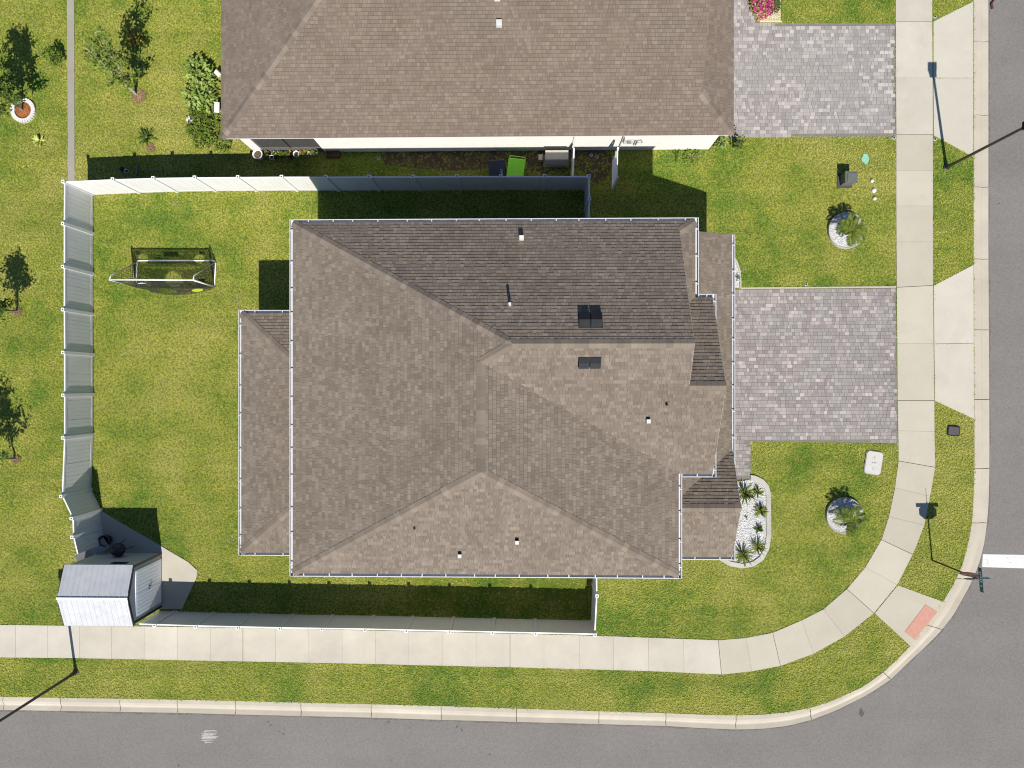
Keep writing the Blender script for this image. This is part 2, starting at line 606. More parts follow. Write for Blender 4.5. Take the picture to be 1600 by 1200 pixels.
# sidewalk: pairs (inner, outer) at every joint, from the top of the photo round the corner; third value: bold joint
WALK = [((1399, -60), (1456, -60), 0), ((1399, 34), (1456, 34), 1), ((1399.5, 122), (1456.5, 122), 0), ((1400, 210.5), (1457, 210.5), 1), ((1400, 267), (1457, 267), 0), ((1400, 322), (1457, 322), 0),
        ((1400.3, 378), (1457, 378), 0), ((1400.7, 449), (1457.2, 446), 1), ((1401.5, 537), (1458, 537), 0), ((1402, 626), (1459.2, 626), 1), ((1403, 673), (1459.5, 674), 0), ((1403.6, 720), (1460.5, 730), 1),
        ((1398, 762), (1452.6, 775), 0), ((1388.5, 807), (1443.6, 820.5), 0), ((1377, 843), (1425.6, 866), 1), ((1352, 886), (1401, 913.6), 0), ((1323, 920), (1365, 957.5), 1), ((1286, 952), (1319, 994), 0),
        ((1252, 969), (1271, 1021), 0), ((1207, 988.5), (1219, 1040), 1), ((1165, 996.5), (1174, 1048.5), 0), ((1122, 1000), (1127, 1053.5), 1), ((1068, 998), (1068.5, 1050.5), 0), ((1013, 996), (1013.5, 1048), 0),
        ((958, 994), (958.5, 1046.5), 0), ((905, 992.3), (905, 1045), 0), ((850, 991), (850, 1043.5), 0), ((797, 989.7), (797, 1042), 1), ((744, 988.5), (744, 1041), 0), ((692, 987), (692, 1039.7), 0),
        ((639, 986), (639, 1038.5), 0), ((587, 985), (587, 1037), 0), ((534.8, 983.7), (535, 1036), 0), ((482.6, 982.5), (483, 1035), 0), ((430.5, 981.5), (431, 1034), 0), ((380, 980.7), (380, 1033), 1),
        ((329, 980), (329, 1032), 0), ((278, 979.2), (278, 1031), 0), ((227, 978.5), (227, 1030), 0), ((175, 978), (175, 1029), 0), ((125, 977.5), (125, 1028), 0), ((75, 977), (75, 1027.5), 0), ((25, 976.3), (25, 1027), 0),
        ((-26, 976), (-26, 1026.5), 0), ((-78, 975.5), (-78, 1026), 0)]
APRONS = [[(1458, 34), (1520, 3), (1520, 122), (1458, 122)], [(1458, 122.6), (1520, 122.6), (1520, 245), (1458.5, 211.5)],
          [(1458.5, 446.5), (1520.5, 414), (1521, 536), (1459.3, 537)], [(1459.3, 537.6), (1521, 536.6), (1521.5, 654.5), (1460.4, 626)]]
RAMP = [(1402.5, 914.3), (1473, 940), (1462, 956), (1444, 982), (1422, 1009), (1366.5, 958)]
DRIVE = [(1120, 452), (1399.5, 450), (1402.5, 692), (1173.5, 690.5), (1173.5, 748), (1120, 748)]
DRIVE_N = [(1120, -60), (1172, -60), (1172, 10), (1186, 36), (1398.5, 36.5), (1399, 213.5), (1120, 215)]
BED = [(1120, 748), (1160, 744), (1172, 742), (1180, 743), (1192, 749), (1200.5, 759), (1203.6, 772), (1204, 836), (1201, 857), (1192, 874), (1178, 884), (1160, 887.5), (1140, 884), (1124, 875), (1100, 860)]
BED_N = [(1120, 402), (1147, 402), (1152, 410), (1156.5, 424), (1157.8, 440), (1157.5, 452), (1120, 452)]
BED_TOP = [(1174, -60), (1174, 10), (1187, 35), (1221, 35), (1222, -60)]
SLAB = [(141, 787), (180, 811), (244, 848), (295, 878), (309, 891), (307.5, 902), (285, 951), (165, 951), (163, 870), (160, 842), (157, 806), (144, 800)]
STRIP = [(105, -60), (116, -60), (117.3, 284), (107, 284)]

W2 = lambda pts, z=0.0: [tuple(at(x, y, z))[:2] for x, y in pts]


def inpoly(P, poly):
    x, y = P[:, 0], P[:, 1]
    r = np.zeros(len(P), bool)
    n = len(poly)
    for i in range(n):
        x1, y1 = poly[i]
        x2, y2 = poly[(i + 1) % n]
        c = ((y1 > y) != (y2 > y))
        if y1 != y2:
            r ^= c & (x < (x2 - x1) * (y - y1) / (y2 - y1) + x1)
    return r


# ------------------------------------------------------------------ ground, lawn, road
ROAD_Z = -0.085
g = MB()
g.poly([(-400, -400, -0.16), (400, -400, -0.16), (400, 400, -0.16), (-400, 400, -0.16)])
put("ground", g, M['soil'], kind='structure')

curb_in = W2(CURB_IN, 0.0)
curb_out = W2(CURB_OUT, ROAD_Z)
lawn = MB()
far_l, far_t = -150.0, 150.0
pts = [(curb_in[0][0], far_t)] + curb_in[1:-1] + [(far_l, curb_in[-1][1]), (far_l, far_t)]
lawn.poly([(x, y, 0.0) for x, y in pts[::-1]])
put("lawn", lawn, M['lawn'], kind='structure')
road = MB()
pts = [(curb_out[0][0] - 0.05, far_t)] + [(x, y) for x, y in curb_out[1:-1]] + [(far_l, curb_out[-1][1]), (far_l, -150.0), (150.0, -150.0), (150.0, far_t)]
road.poly([(x, y, ROAD_Z) for x, y in pts])
put("road", road, M['asphalt'], kind='structure')

# curb: one segment per joint, rolled profile
PROF = [(0.0, -0.12), (0.0, 0.012), (0.22, 0.010), (0.40, -0.012), (0.60, -0.088), (0.68, -0.096), (0.97, -0.081), (0.97, -0.12)]
PROF = [(0.0, -0.14), (0.0, 0.015), (0.30, 0.010), (0.50, -0.030), (0.64, -0.092), (0.70, -0.096), (1.0, -0.070), (1.0, -0.14)]


def poly_len(ps):
    s = [0.0]
    for a, b in zip(ps, ps[1:]):
        s.append(s[-1] + math.hypot(b[0] - a[0], b[1] - a[1]))
    return s


ci = [Vector(p) for p in curb_in]
co = [Vector(p) for p in curb_out]
ci[0] = Vector((ci[1].x, 30.0)); co[0] = Vector((co[1].x, 30.0))
slen = poly_len([tuple(p) for p in ci])


def curb_at(s):
    i = max(0, min(len(slen) - 2, int(np.searchsorted(slen, s) - 1)))
    f = (s - slen[i]) / (slen[i + 1] - slen[i])
    return ci[i].lerp(ci[i + 1], f), co[i].lerp(co[i + 1], f)


def nearest_s(px, py):
    w = at(px, py, 0)
    best, bs = 1e9, 0
    for s in np.linspace(0, slen[-1], 4000):
        a, _ = curb_at(s)
        d = (a.x - w.x) ** 2 + (a.y - w.y) ** 2
        if d < best:
            best, bs = d, s
    return bs


CURB_JOINTS = [(1521, -45), (1521, 65), (1521, 180), (1521, 292), (1521, 405), (1521.5, 515), (1522, 624), (1522, 732), (1518, 817), (1493, 903), (1448, 976), (1380, 1050), (1265, 1106), (1150, 1117.5), (1040, 1114),
               (936, 1111), (807, 1107), (689, 1103), (580, 1100), (470, 1097.5), (368, 1095), (277, 1093), (188, 1091.5), (95, 1090), (5, 1088.6), (-85, 1087)]
js = [0.0] + [nearest_s(*p) for p in CURB_JOINTS] + [slen[-1]]
curb_base = MB()
curb = bpy.data.objects.new("curb", None)
COL.objects.link(curb)
curb["kind"] = 'structure'
for a, b in zip(js, js[1:]):
    if b - a < 0.3:
        continue
    mb = MB()
    gap = 0.012
    n = max(2, int((b - a) / 0.35))
    rows = []
    for k in range(n + 1):
        s = a + gap + (b - a - 2 * gap) * k / n
        p, q = curb_at(s)
        row = []
        for f, z in PROF:
            row.append((p.x + (q.x - p.x) * f, p.y + (q.y - p.y) * f, z))
        rows.append(row)
    m = len(PROF)
    for r_ in rows:
        mb.v.extend(r_)
    for k in range(n):
        for j in range(m - 1):
            mb.f.append((k * m + j, k * m + j + 1, (k + 1) * m + j + 1, (k + 1) * m + j))
            mb.m.append(0)
    mb.f.append(tuple(range(m))); mb.m.append(0)
    mb.f.append(tuple(n * m + j for j in reversed(range(m)))); mb.m.append(0)
    put("curb_segment", mb, M['curb'], curb)

# sidewalk slabs with open joints over a darker bed
walk = MB()
for (a, b, _), (c, d, _) in zip(WALK, WALK[1:]):
    q = W2([a, b, d, c])
    walk.prism(q, -0.1, 0.006)
walk_o = put("sidewalk", walk, M['joint'], kind='structure')
for i, ((a, b, j0), (c, d, j1)) in enumerate(zip(WALK, WALK[1:])):
    A, B, C_, D = [Vector(p) for p in W2([a, b, c, d])]
    L = ((C_ - A).length + (D - B).length) / 2
    g0 = (0.013 if j0 else 0.0035) / L
    g1 = (0.013 if j1 else 0.0035) / L
    e = 0.006
    q = [A.lerp(C_, g0), B.lerp(D, g0), B.lerp(D, 1 - g1), A.lerp(C_, 1 - g1)]
    mb = MB()
    z = 0.030 + random.uniform(-0.002, 0.002)
    mb.prism([tuple(p) for p in q], -0.05, z)
    put("slab", mb, M['walk'] if i > 20 or i < 3 else M['walk_new'], walk_o)

ap = MB()
for a in ([(1457.6, 34), (1520.4, 3), (1520.4, 245), (1457.6, 211)], [(1457.8, 446.5), (1520.8, 414), (1521.8, 654.8), (1459.6, 626)]):
    ap.prism(W2(a), -0.1, 0.004)
ap_o = put("driveway_apron", ap, M['joint'], kind='structure')
for a in APRONS:
    mb = MB()
    mb.prism(W2(a), -0.05, 0.026)
    put("apron_slab", mb, M['apron'], ap_o)
mb = MB()
mb.prism(W2(RAMP), -0.1, 0.024)
ramp_o = put("curb_ramp", mb, M['walk_new'], kind='structure')
# truncated-dome mat on the ramp
mat_px = [(1445.6, 944), (1464, 956), (1428, 999), (1413, 987)]
q = [Vector(p) for p in W2(mat_px)]
cen = (q[0] + q[1] + q[2] + q[3]) / 4
t = thing("tactile_mat", "salmon red tactile warning mat set in the corner kerb ramp", "tactile mat", (cen.x, cen.y, 0.024))
mb = MB()
mb.prism([tuple(p) for p in q], 0.0, 0.034)
put("mat_panel", mb, M['tactile'], t)
mb = MB()
for i in range(22):
    for k in range(9):
        p = q[0].lerp(q[3], (i + .5) / 22).lerp(q[1].lerp(q[2], (i + .5) / 22), (k + .5) / 9)
        mb.lathe([(0.014, 0), (0.009, 0.006), (0.0001, 0.0065)], (p.x, p.y, 0.034), 6)
put("dome", mb, M['tactile'], t, kind='stuff')

grit = MB()
gr_ = random.Random(8)
prev = None
for k in range(260):
    s_ = slen[-1] * (0.02 + 0.94 * k / 259)
    p_, q_ = curb_at(s_)
    d_ = (q_ - p_).normalized()
    a_ = q_ - d_ * 0.015
    b_ = q_ + d_ * gr_.uniform(0.02, 0.10)
    if prev is not None:
        grit.poly([(prev[0].x, prev[0].y, ROAD_Z + .004), (prev[1].x, prev[1].y, ROAD_Z + .004), (b_.x, b_.y, ROAD_Z + .004), (a_.x, a_.y, ROAD_Z + .004)])
    prev = (a_, b_)
put("road_edge_grit", grit, plain("edge_grit", (0.125, 0.112, 0.098), 0.95, var=0.25, scale=8), kind='structure')
# road paint
mb = MB()
mb.prism(W2([(1535.5, 866), (1680, 868), (1680, 890.5), (1534.5, 886)], ROAD_Z), ROAD_Z - 0.01, ROAD_Z + 0.004)
put("stop_line_marking", mb, M['paint'], kind='structure')
mb = MB()
rr = random.Random(4)
for k in range(26):
    y = 1141 + k * 0.78
    if rr.random() < 0.12:
        continue
    x0 = 313 + rr.uniform(0, 6) + (5 if k < 2 or k > 20 else 0)
    x1 = 343 - rr.uniform(0, 11) - (8 if k > 19 else 0)
    mb.prism(W2([(x0, y), (x1, y + rr.uniform(-.4, .6)), (x1 - 1, y + 0.72), (x0 + 1, y + 0.72)], ROAD_Z), ROAD_Z - 0.01, ROAD_Z + 0.004)
tag(put("paint_patch", mb, plain("faded_patch", (0.36, 0.33, 0.31), 0.9, var=0.3, scale=12)), "ragged pale patch of spilt paint on the asphalt road", "paint patch")
mb = MB()
mb.prism(W2(STRIP), -0.1, 0.03)
put("concrete_strip", mb, M['strip'], kind='structure')
mb = MB()
mb.prism(W2(SLAB), -0.1, 0.045)
put("concrete_slab", mb, M['walk'], kind='structure')
mb = MB()
mb.prism(W2([(1157, 449.3), (1399.5, 447.3), (1399.5, 449.7), (1157, 451.7)]), -0.1, 0.035)
put("driveway_edging", mb, M['walk_new'], kind='structure')
mb = MB()
SOIL = [(592, 234), (700, 234), (800, 232), (950, 231), (958, 250), (950, 275), (930, 290), (915, 270), (890, 262), (850, 272), (800, 262), (700, 268), (640, 262), (600, 256)]
mb.prism(W2(SOIL), -0.05, 0.004)
put("soil_strip", mb, M['soil'], kind='structure')


# pavers
def pavers(name, poly_px, matk, row_dir_px, seed):
    rnd = random.Random(seed)
    poly = W2(poly_px)
    mb = MB()
    mb.prism(poly, -0.1, 0.012)
    base = put(name, mb, M['sand'], kind='structure')
    P = np.array(poly)
    x0, y0 = P.min(0)
    x1, y1 = P.max(0)
    a, b = at(*row_dir_px[0]), at(*row_dir_px[1])
    ang = math.atan2(b.y - a.y, b.x - a.x)
    ca, sa = math.cos(ang), math.sin(ang)
    ox, oy = at(*row_dir_px[0])[:2]
    h = 0.150
    cells = []
    nr = int((y1 - y0 + 2) / h)
    for r_ in range(-nr, nr):
        u = -6.0 - rnd.uniform(0, .3)
        while u < 14:
            w = rnd.choice((0.10, 0.15, 0.15, 0.20, 0.20, 0.30))
            hh = h
            cells.append((u, r_ * h, w, hh))
            u += w
    C = np.array(cells)
    gap = 0.006
    keep = np.ones(len(C), bool)
    for fx in (0.02, 0.98):
        for fy in (0.05, 0.95):
            uu = C[:, 0] + C[:, 2] * fx
            vv = C[:, 1] + C[:, 3] * fy
            W = np.stack([ox + uu * ca - vv * sa, oy + uu * sa + vv * ca], 1)
            keep &= inpoly(W, poly)
    C = C[keep]
    singles = [i for i in range(len(C)) if C[i, 2] > 0.29]
    rnd.shuffle(singles)
    single = set(singles[:300])
    one = MB()

    def shape(mb, cx, cy, w, hh, z):
        gw, gh = w / 2 - gap / 2, hh / 2 - gap / 2
        bv = 0.006
        n = len(mb.v)
        for k, zz in ((0, -0.02), (0, z - 0.004), (bv, z)):
            for sx, sy in ((-1, -1), (1, -1), (1, 1), (-1, 1)):
                X, Y = sx * (gw - k), sy * (gh - k)
                mb.v.append((cx + X * ca - Y * sa, cy + X * sa + Y * ca, zz))
        for lv in (0, 4):
            for k in range(4):
                j = (k + 1) % 4
                mb.f.append((n + lv + k, n + lv + j, n + lv + 4 + j, n + lv + 4 + k)); mb.m.append(0)
        mb.f.append((n + 8, n + 9, n + 10, n + 11)); mb.m.append(0)

    rest = MB()
    shape(one, 0, 0, 0.30, h, 0.026)
    me = one.mesh("paver", M[matk])
    for i in range(len(C)):
        u, v, w, hh = C[i]
        uc, vc = u + w / 2, v + hh / 2
        cx, cy = ox + uc * ca - vc * sa, oy + uc * sa + vc * ca
        if i in single:
            o = link("paver", me, base)
            o.location = (cx, cy, rnd.uniform(-0.002, 0.002))
        else:
            shape(rest, cx, cy, w, hh, 0.026 + rnd.uniform(-0.003, 0.003))
    put("pavers", rest, M[matk], base, kind='stuff')
    return base


pavers("driveway", DRIVE, 'paver', ((1150, 452.5), (1400, 450.5)), 3)
pavers("driveway", DRIVE_N, 'paver_n', ((1150, 215), (1399, 214)), 5)


# gravel of small stones
def gravel(name, poly_xy, n_per_m2, z, mat, parent=None, seed=1, size=(0.018, 0.034)):
    rnd = np.random.RandomState(seed)
    P = np.array(poly_xy)
    lo, hi = P.min(0), P.max(0)
    n = int((hi - lo).prod() * n_per_m2)
    pts = lo + rnd.rand(n, 2) * (hi - lo)
    pts = pts[inpoly(pts, poly_xy)]
    mb = MB()
    for x, y in pts:
        r = rnd.uniform(*size)
        a = rnd.uniform(0, 6.28)
        b = len(mb.v)
        sq = rnd.uniform(0.6, 1.0)
        zz = z + rnd.uniform(-0.004, 0.012)
        for k in range(5):
            t_ = a + k * 1.2566
            rk = r * rnd.uniform(0.75, 1.15)
            mb.v.append((x + rk * math.cos(t_), y + rk * sq * math.sin(t_), zz))
        mb.v.append((x + rnd.uniform(-.3, .3) * r, y + rnd.uniform(-.3, .3) * r, zz + r * rnd.uniform(0.5, 0.9)))
        for k in range(5):
            mb.f.append((b + k, b + (k + 1) % 5, b + 5)); mb.m.append(0)
    return put(name, mb, mat, parent, kind='stuff')


def inset(poly, d):
    """Shrink a polygon (either winding) towards its inside by d."""
    n = len(poly)
    area = sum(poly[i][0] * poly[(i + 1) % n][1] - poly[(i + 1) % n][0] * poly[i][1] for i in range(n))
    s = 1 if area > 0 else -1
    out = []
    for i in range(n):
        p0, p1, p2 = Vector(poly[i - 1]), Vector(poly[i]), Vector(poly[(i + 1) % n])
        a, b = (p1 - p0).normalized(), (p2 - p1).normalized()
        na, nb = Vector((-a.y, a.x)) * s, Vector((-b.y, b.x)) * s
        m = (na + nb)
        m = m.normalized() if m.length > 1e-6 else na
        c = max(0.35, m.dot(na))
        out.append(tuple(p1 + m * (d / c)))
    return out


def edging_band(outer, inner, z0, z1, sl):
    mb = MB()
    n = len(outer)
    for i in sl:
        j = i + 1
        q = [outer[i], outer[j], inner[j], inner[i]]
        a = sum(q[k][0] * q[(k + 1) % 4][1] - q[(k + 1) % 4][0] * q[k][1] for k in range(4))
        if a < 0:
            q = q[::-1]
        mb.prism(q, z0, z1)
    return mb


def bed(px, sl, width, grav, seed, n=620):
    outer = W2(px)
    inner = inset(outer, width)
    mb = MB()
    mb.prism(inner, -0.1, 0.02)
    o = put("planting_bed", mb, M['gravelbase'] if grav == 'gravel' else M['gravelcream'], kind='structure')
    put("edging", edging_band(outer, inner, -0.05, 0.075, sl), M['edging'] if grav == 'gravel' else M['gravelcream'], o)
    gravel("gravel", inner, n, 0.022, M[grav], o, seed)
    return o


bed(BED, range(2, 13), 0.19, 'gravel', 1)
bed(BED_N, range(1, 5), 0.07, 'gravel', 2)
bed(BED_TOP, range(1, 3), 0.05, 'gravelcream', 3)

# ------------------------------------------------------------------ roofs
E_U, E_L = 5.3, 2.9          # eave heights of the upper and the lower roofs
EXPO = 0.129


def clip(poly, conv):
    """Sutherland-Hodgman: clip 2D poly by convex counter-clockwise polygon conv."""
    out = poly
    n = len(conv)
    for i in range(n):
        ax, ay = conv[i]
        bx, by = conv[(i + 1) % n]
        ex, ey = bx - ax, by - ay
        if not out:
            return []
        res = []
        prev = out[-1]
        pd = ex * (prev[1] - ay) - ey * (prev[0] - ax)
        for cur in out:
            cd = ex * (cur[1] - ay) - ey * (cur[0] - ax)
            if cd >= 0:
                if pd < 0:
                    f = pd / (pd - cd)
                    res.append((prev[0] + (cur[0] - prev[0]) * f, prev[1] + (cur[1] - prev[1]) * f))
                res.append(cur)
            elif pd >= 0:
                f = pd / (pd - cd)
                res.append((prev[0] + (cur[0] - prev[0]) * f, prev[1] + (cur[1] - prev[1]) * f))
            prev, pd = cur, cd
        out = res
    return out


def area2(p):
    return 0.5 * sum(p[i][0] * p[(i + 1) % len(p)][1] - p[(i + 1) % len(p)][0] * p[i][1] for i in range(len(p)))


class Roof:
    def __init__(self, seed):
        self.deck, self.tabs, self.rnd = MB(), MB(), random.Random(seed)
        self.singles = []

    def plane(self, polys, single=0):
        polys = [[Vector(p) for p in q] for q in polys]
        q = polys[0]
        n = None
        for i in range(1, len(q) - 1):
            c = (q[i] - q[0]).cross(q[i + 1] - q[0])
            if c.length > 1e-4:
                n = c.normalized()
                break
        if n.z < 0:
            n = -n
        u = Vector((0, 0, 1)).cross(n).normalized()
        v = n.cross(u).normalized()
        if v.z < 0:
            u, v = -u, -v
        o = min((p for q in polys for p in q), key=lambda p: p.z)
        convs = []
        for q in polys:
            self.deck.poly([p - n * 0.012 for p in (q if (q[1] - q[0]).cross(q[2] - q[0]).dot(n) > 0 else q[::-1])])
            c2 = [((p - o).dot(u), (p - o).dot(v)) for p in q]
            if area2(c2) < 0:
                c2 = c2[::-1]
            convs.append(c2)
        us = [p[0] for c in convs for p in c]
        vs = [p[1] for c in convs for p in c]
        u0, u1, v1 = min(us), max(us), max(vs)
        rnd = self.rnd
        r_ = 0
        got = []
        while r_ * EXPO < v1:
            va = r_ * EXPO
            vb = va + EXPO + 0.025
            x = u0 - rnd.uniform(0, 0.3)
            while x < u1:
                w = rnd.choice((0.09, 0.11, 0.12, 0.14, 0.16, 0.18, 0.22))
                t0 = 0.019 + (0.006 if rnd.random() < 0.45 else 0.0)
                rect = [(x + 0.003, va), (x + w - 0.003, va), (x + w - 0.003, vb), (x + 0.003, vb)]
                for c2 in convs:
                    pc = clip(rect, c2)
                    if len(pc) < 3 or area2(pc) < 0.0008:
                        continue
                    if single and w > 0.21 and abs(area2(pc) - area2(rect)) < 1e-6:
                        got.append((o + u * (x + w / 2) + v * va, u, v, n, w))
                        break
                    b = len(self.tabs.v)
                    k = len(pc)
                    for (pu, pv) in pc:
                        hh = t0 - (pv - va) / EXPO * (t0 - 0.004)
                        self.tabs.v.append(tuple(o + u * pu + v * pv + n * hh))
                    for (pu, pv) in pc:
                        dv = -0.016 if pv < va + 0.002 else 0.0
                        du = -0.006 if pu < x + 0.004 else (0.006 if pu > x + w - 0.004 else 0.0)
                        self.tabs.v.append(tuple(o + u * (pu + du) + v * (pv + dv) - n * 0.002))
                    self.tabs.f.append(tuple(range(b, b + k))); self.tabs.m.append(0)
                    for i in range(k):
                        j = (i + 1) % k
                        self.tabs.f.append((b + i, b + k + i, b + k + j, b + j)); self.tabs.m.append(1)
                x += w
            r_ += 1
        got.sort(key=lambda g_: -g_[0].z)
        extra = got[single:]
        for g_ in extra:
            self._tab(self.tabs, *g_)
        self.singles += got[:single]

    def _tab(self, mb, p, u, v, n, w):
        b = len(mb.v)
        for du, dv, h in ((-w / 2 + .0015, 0, .021), (w / 2 - .0015, 0, .021), (w / 2 - .0015, EXPO + .025, .001), (-w / 2 + .0015, EXPO + .025, .001)):
            mb.v.append(tuple(p + u * du + v * dv + n * h))
        for du, dv in ((-w / 2 - .003, -.016), (w / 2 + .003, -.016), (w / 2 - .0015, EXPO + .025), (-w / 2 + .0015, EXPO + .025)):
            mb.v.append(tuple(p + u * du + v * dv - n * 0.002))
        mb.f.append((b, b + 1, b + 2, b + 3)); mb.m.append(0)
        for i in range(4):
            j = (i + 1) % 4
            mb.f.append((b + i, b + 4 + i, b + 4 + j, b + j)); mb.m.append(1)

    def finish(self, parent, mat):
        roof = put("roof", self.deck, M['deck'], parent)
        put("shingles", self.tabs, [mat, M["butt"]], roof, kind='stuff')
        if self.singles:
            p, u, v, n, w = self.singles[0]
            mb = MB()
            self._tab(mb, Vector((0, 0, 0)), u, v, n, w)
            me = mb.mesh("shingle", [mat, M["butt"]])
            b = wbase(roof)
            for g_ in self.singles:
                o = link("shingle", me, roof)
                o.location = g_[0] - b
        return roof

    def caps(self, parent, p, q, n1, n2, mat, halfw=0.15):
        p, q = Vector(p), Vector(q)
        if q.z < p.z - 1e-6:
            p, q = q, p
        d = q - p
        L = d.length
        d /= L
        n1, n2 = Vector(n1).normalized(), Vector(n2).normalized()
        up = (n1 + n2).normalized()
        s1, s2 = d.cross(n1).normalized(), d.cross(n2).normalized()
        if s1.dot(n1 - n2) < 0:
            s1 = -s1
        if s2.dot(n2 - n1) < 0:
            s2 = -s2
        k = max(1, int(round(L / 0.215)))
        ex = L / k
        mb = MB()
        for zz, hh in ((0.0, 0.029), (ex + 0.02, 0.020)):
            base = d * zz
            for off in (s1 * halfw + n1 * hh, up * (hh + 0.004), s2 * halfw + n2 * hh):
                mb.v.append(tuple(base + off))
            for off in (s1 * halfw + n1 * 0.0, up * -0.01, s2 * halfw + n2 * 0.0):
                mb.v.append(tuple(base + off))
        for f in ((0, 1, 7, 6), (1, 2, 8, 7), (0, 3, 4, 1), (1, 4, 5, 2), (0, 6, 9, 3), (2, 5, 11, 8), (7, 10, 9, 6), (8, 11, 10, 7)):
            mb.f.append(f); mb.m.append(0)
        me = mb.mesh("ridge_cap", mat)
        b = wbase(parent)
        for i in range(k):
            o = link("ridge_cap", me, parent)
            o.location = p + d * (ex * i) - b


def nrm(a, b, c):
    n = (Vector(b) - Vector(a)).cross(Vector(c) - Vector(a)).normalized()
    return n if n.z > 0 else -n


def gutter(parent, p, q, outward, hang=0.85, w=0.135, seed=0, cap=(0.0, 0.0)):
    """Open box gutter from p to q along a fascia; its back stands at the line p-q."""
    rnd = random.Random(seed)
    p, q, o = Vector(p), Vector(q), Vector(outward).normalized()
    d = (q - p).normalized()
    p = p - d * cap[0]
    q = q + d * cap[1]
    mb = MB()
    t = 0.012
    zt, zb = -0.03, -0.15
    back, front = 0.004, w

    def wall(a0, a1, z0, z1):
        n = len(mb.v)
        for base in (p, q):
            for a, z in ((a0, z0), (a1, z0), (a1, z1), (a0, z1)):
                r_ = base + o * a
                mb.v.append((r_.x, r_.y, r_.z + z))
        for f in ((0, 1, 2, 3), (7, 6, 5, 4), (0, 4, 5, 1), (1, 5, 6, 2), (2, 6, 7, 3), (3, 7, 4, 0)):
            mb.f.append(tuple(n + i for i in f)); mb.m.append(0)
    wall(back, back + t, zb, zt)
    wall(front - 0.026, front, zt - 0.012, zt)
    wall(front - t, front - 0.001, zb + 0.004, zt - 0.0125)
    wall(back + t + 0.001, front - t - 0.001, zb, zb + t)
    for base, s in ((p, 1), (q, -1)):
        c = base + o * (w / 2) + d * (s * 0.006)
        M3 = Matrix((d, o, Vector((0, 0, 1)))).transposed()
        mb.box((c.x, c.y, c.z + (zb + zt) / 2 - 0.002), (0.01, w - 2 * t - 0.012, zt - zb - 0.02), rot=M3)
    gt = put("gutter", mb, M['gutter'], parent)
    L = (q - p).length
    n = max(1, int(L / hang))
    hm = MB()
    M3 = Matrix((d, o, Vector((0, 0, 1)))).transposed()
    hm.box((0, 0, 0), (0.035, w - 0.01, 0.014), rot=M3)
    me = hm.mesh("gutter_hanger", M['gutter'])
    b = wbase(gt)
    for k in range(n):
        s = L * (k + 0.5 + rnd.uniform(-.12, .12)) / n
        c = p + d * s + o * (w / 2)
        h = link("gutter_hanger", me, gt)
        h.location = Vector((c.x, c.y, c.z + zt + 0.006)) - b
    return gt


# ---- the house
house = thing("house", "large two-storey house with a hipped brown shingle roof and white gutters", "house", (0, 0, 0))
XW, YN = at(458, 600, E_U).x, at(800, 347, E_U).y
XE, YS = at(1060, 600, E_U).x, at(800, 897, E_U).y
XK = at(1086, 600, E_U).x
YFN, YFS = at(800, 466, E_U).y, at(800, 739, E_U).y
XR = at(1113.5, 600, E_U).x
XG = XE
SP, SW_, SK = 0.52, 0.294, 0.35
y1 = (YN + YFS) / 2
zr1 = E_U + SP * (YN - YFS) / 2
x1w = XW + (zr1 - E_U) / SW_
xm = (XW + XE) / 2
zr2 = E_U + SW_ * (XE - XW) / 2
yC = YFS + (zr2 - E_U) / SP
yD = YS + (zr2 - E_U) / SP
y3 = (YFN + YFS) / 2
zr3 = E_U + SP * (YFN - YFS) / 2
dk = SK * (XK - XG) / SP
zk = E_U + SK * (XK - XG)
A = (XW, YN, E_U); R1W = (x1w, y1, zr1); R1E = (XG, y1, zr1); C = (xm, yC, zr2); D = (xm, yD, zr2); SWc = (XW, YS, E_U)
SEc = (XE, YS, E_U); VE = (XE, YFS, E_U); NEc = (XK, YN, E_U); HG = (XG, YN - dk, zk); VG = (XG, YFN - dk, zk); VK = (XK, YFN, E_U)
R3W = (XG, y3, zr3); R3E = (XR, y3, zr3)
rf = Roof(11)
rf.plane([[A, R1W, C], [A, C, D, SWc]])                                         # west
rf.plane([[A, R1W, R1E, (XG, YN, E_U)], [HG, NEc, (XG, YN, E_U)]])              # north
rf.plane([[R1W, R1E, (XG, YFS, E_U), C], [R3W, R3E, (XR, YFS, E_U), (XG, YFS, E_U)]], single=300)   # cross wing, south side
rf.plane([[C, VE, SEc, D]])                                                     # east
rf.plane([[SWc, SEc, D]])                                                       # south
xg2 = XG - 0.28
zk2 = E_U + SK * (XK - xg2)
dk2 = SK * (XK - xg2) / SP
rf.plane([[NEc, HG, (xg2, YN - dk2, zk2), (xg2, YFN - dk2, zk2), VK]])          # skirt under the gable
rf.plane([[VK, (xg2, YFN - dk2, zk2), (xg2, y3, zr3), R3E, (XR, YFN, E_U)]])    # front gable, north side
# lower roofs
PXW, PYN, PYS = at(377.5, 600, E_L).x, at(800, 489, E_L).y, at(800, 865, E_L).y
WX = XW + 0.42
PW, PN = 0.28, 0.33
zpw = E_L + PW * (WX - PXW)
dyp = (zpw - E_L) / PN
rf.plane([[(PXW, PYN, E_L), (WX, PYN - dyp, zpw), (WX, PYS + dyp, zpw), (PXW, PYS, E_L)]])
rf.plane([[(PXW, PYN, E_L), (WX, PYN, E_L), (WX, PYN - dyp, zpw)]])
rf.plane([[(PXW, PYS, E_L), (WX, PYS, E_L), (WX, PYS + dyp, zpw)]])
GX = at(1143.5, 600, E_L).x
GYN = at(800, 368, E_L).y
PYS2 = at(800, 868, E_L).y
yPR = (at(800, 702, E_L).y + PYS2) / 2
yPN = at(800, 702, E_L).y
zPR = E_L + SP * (yPR - PYS2)
SG = 0.4
gz = lambda x: E_L + SG * (GX - x)
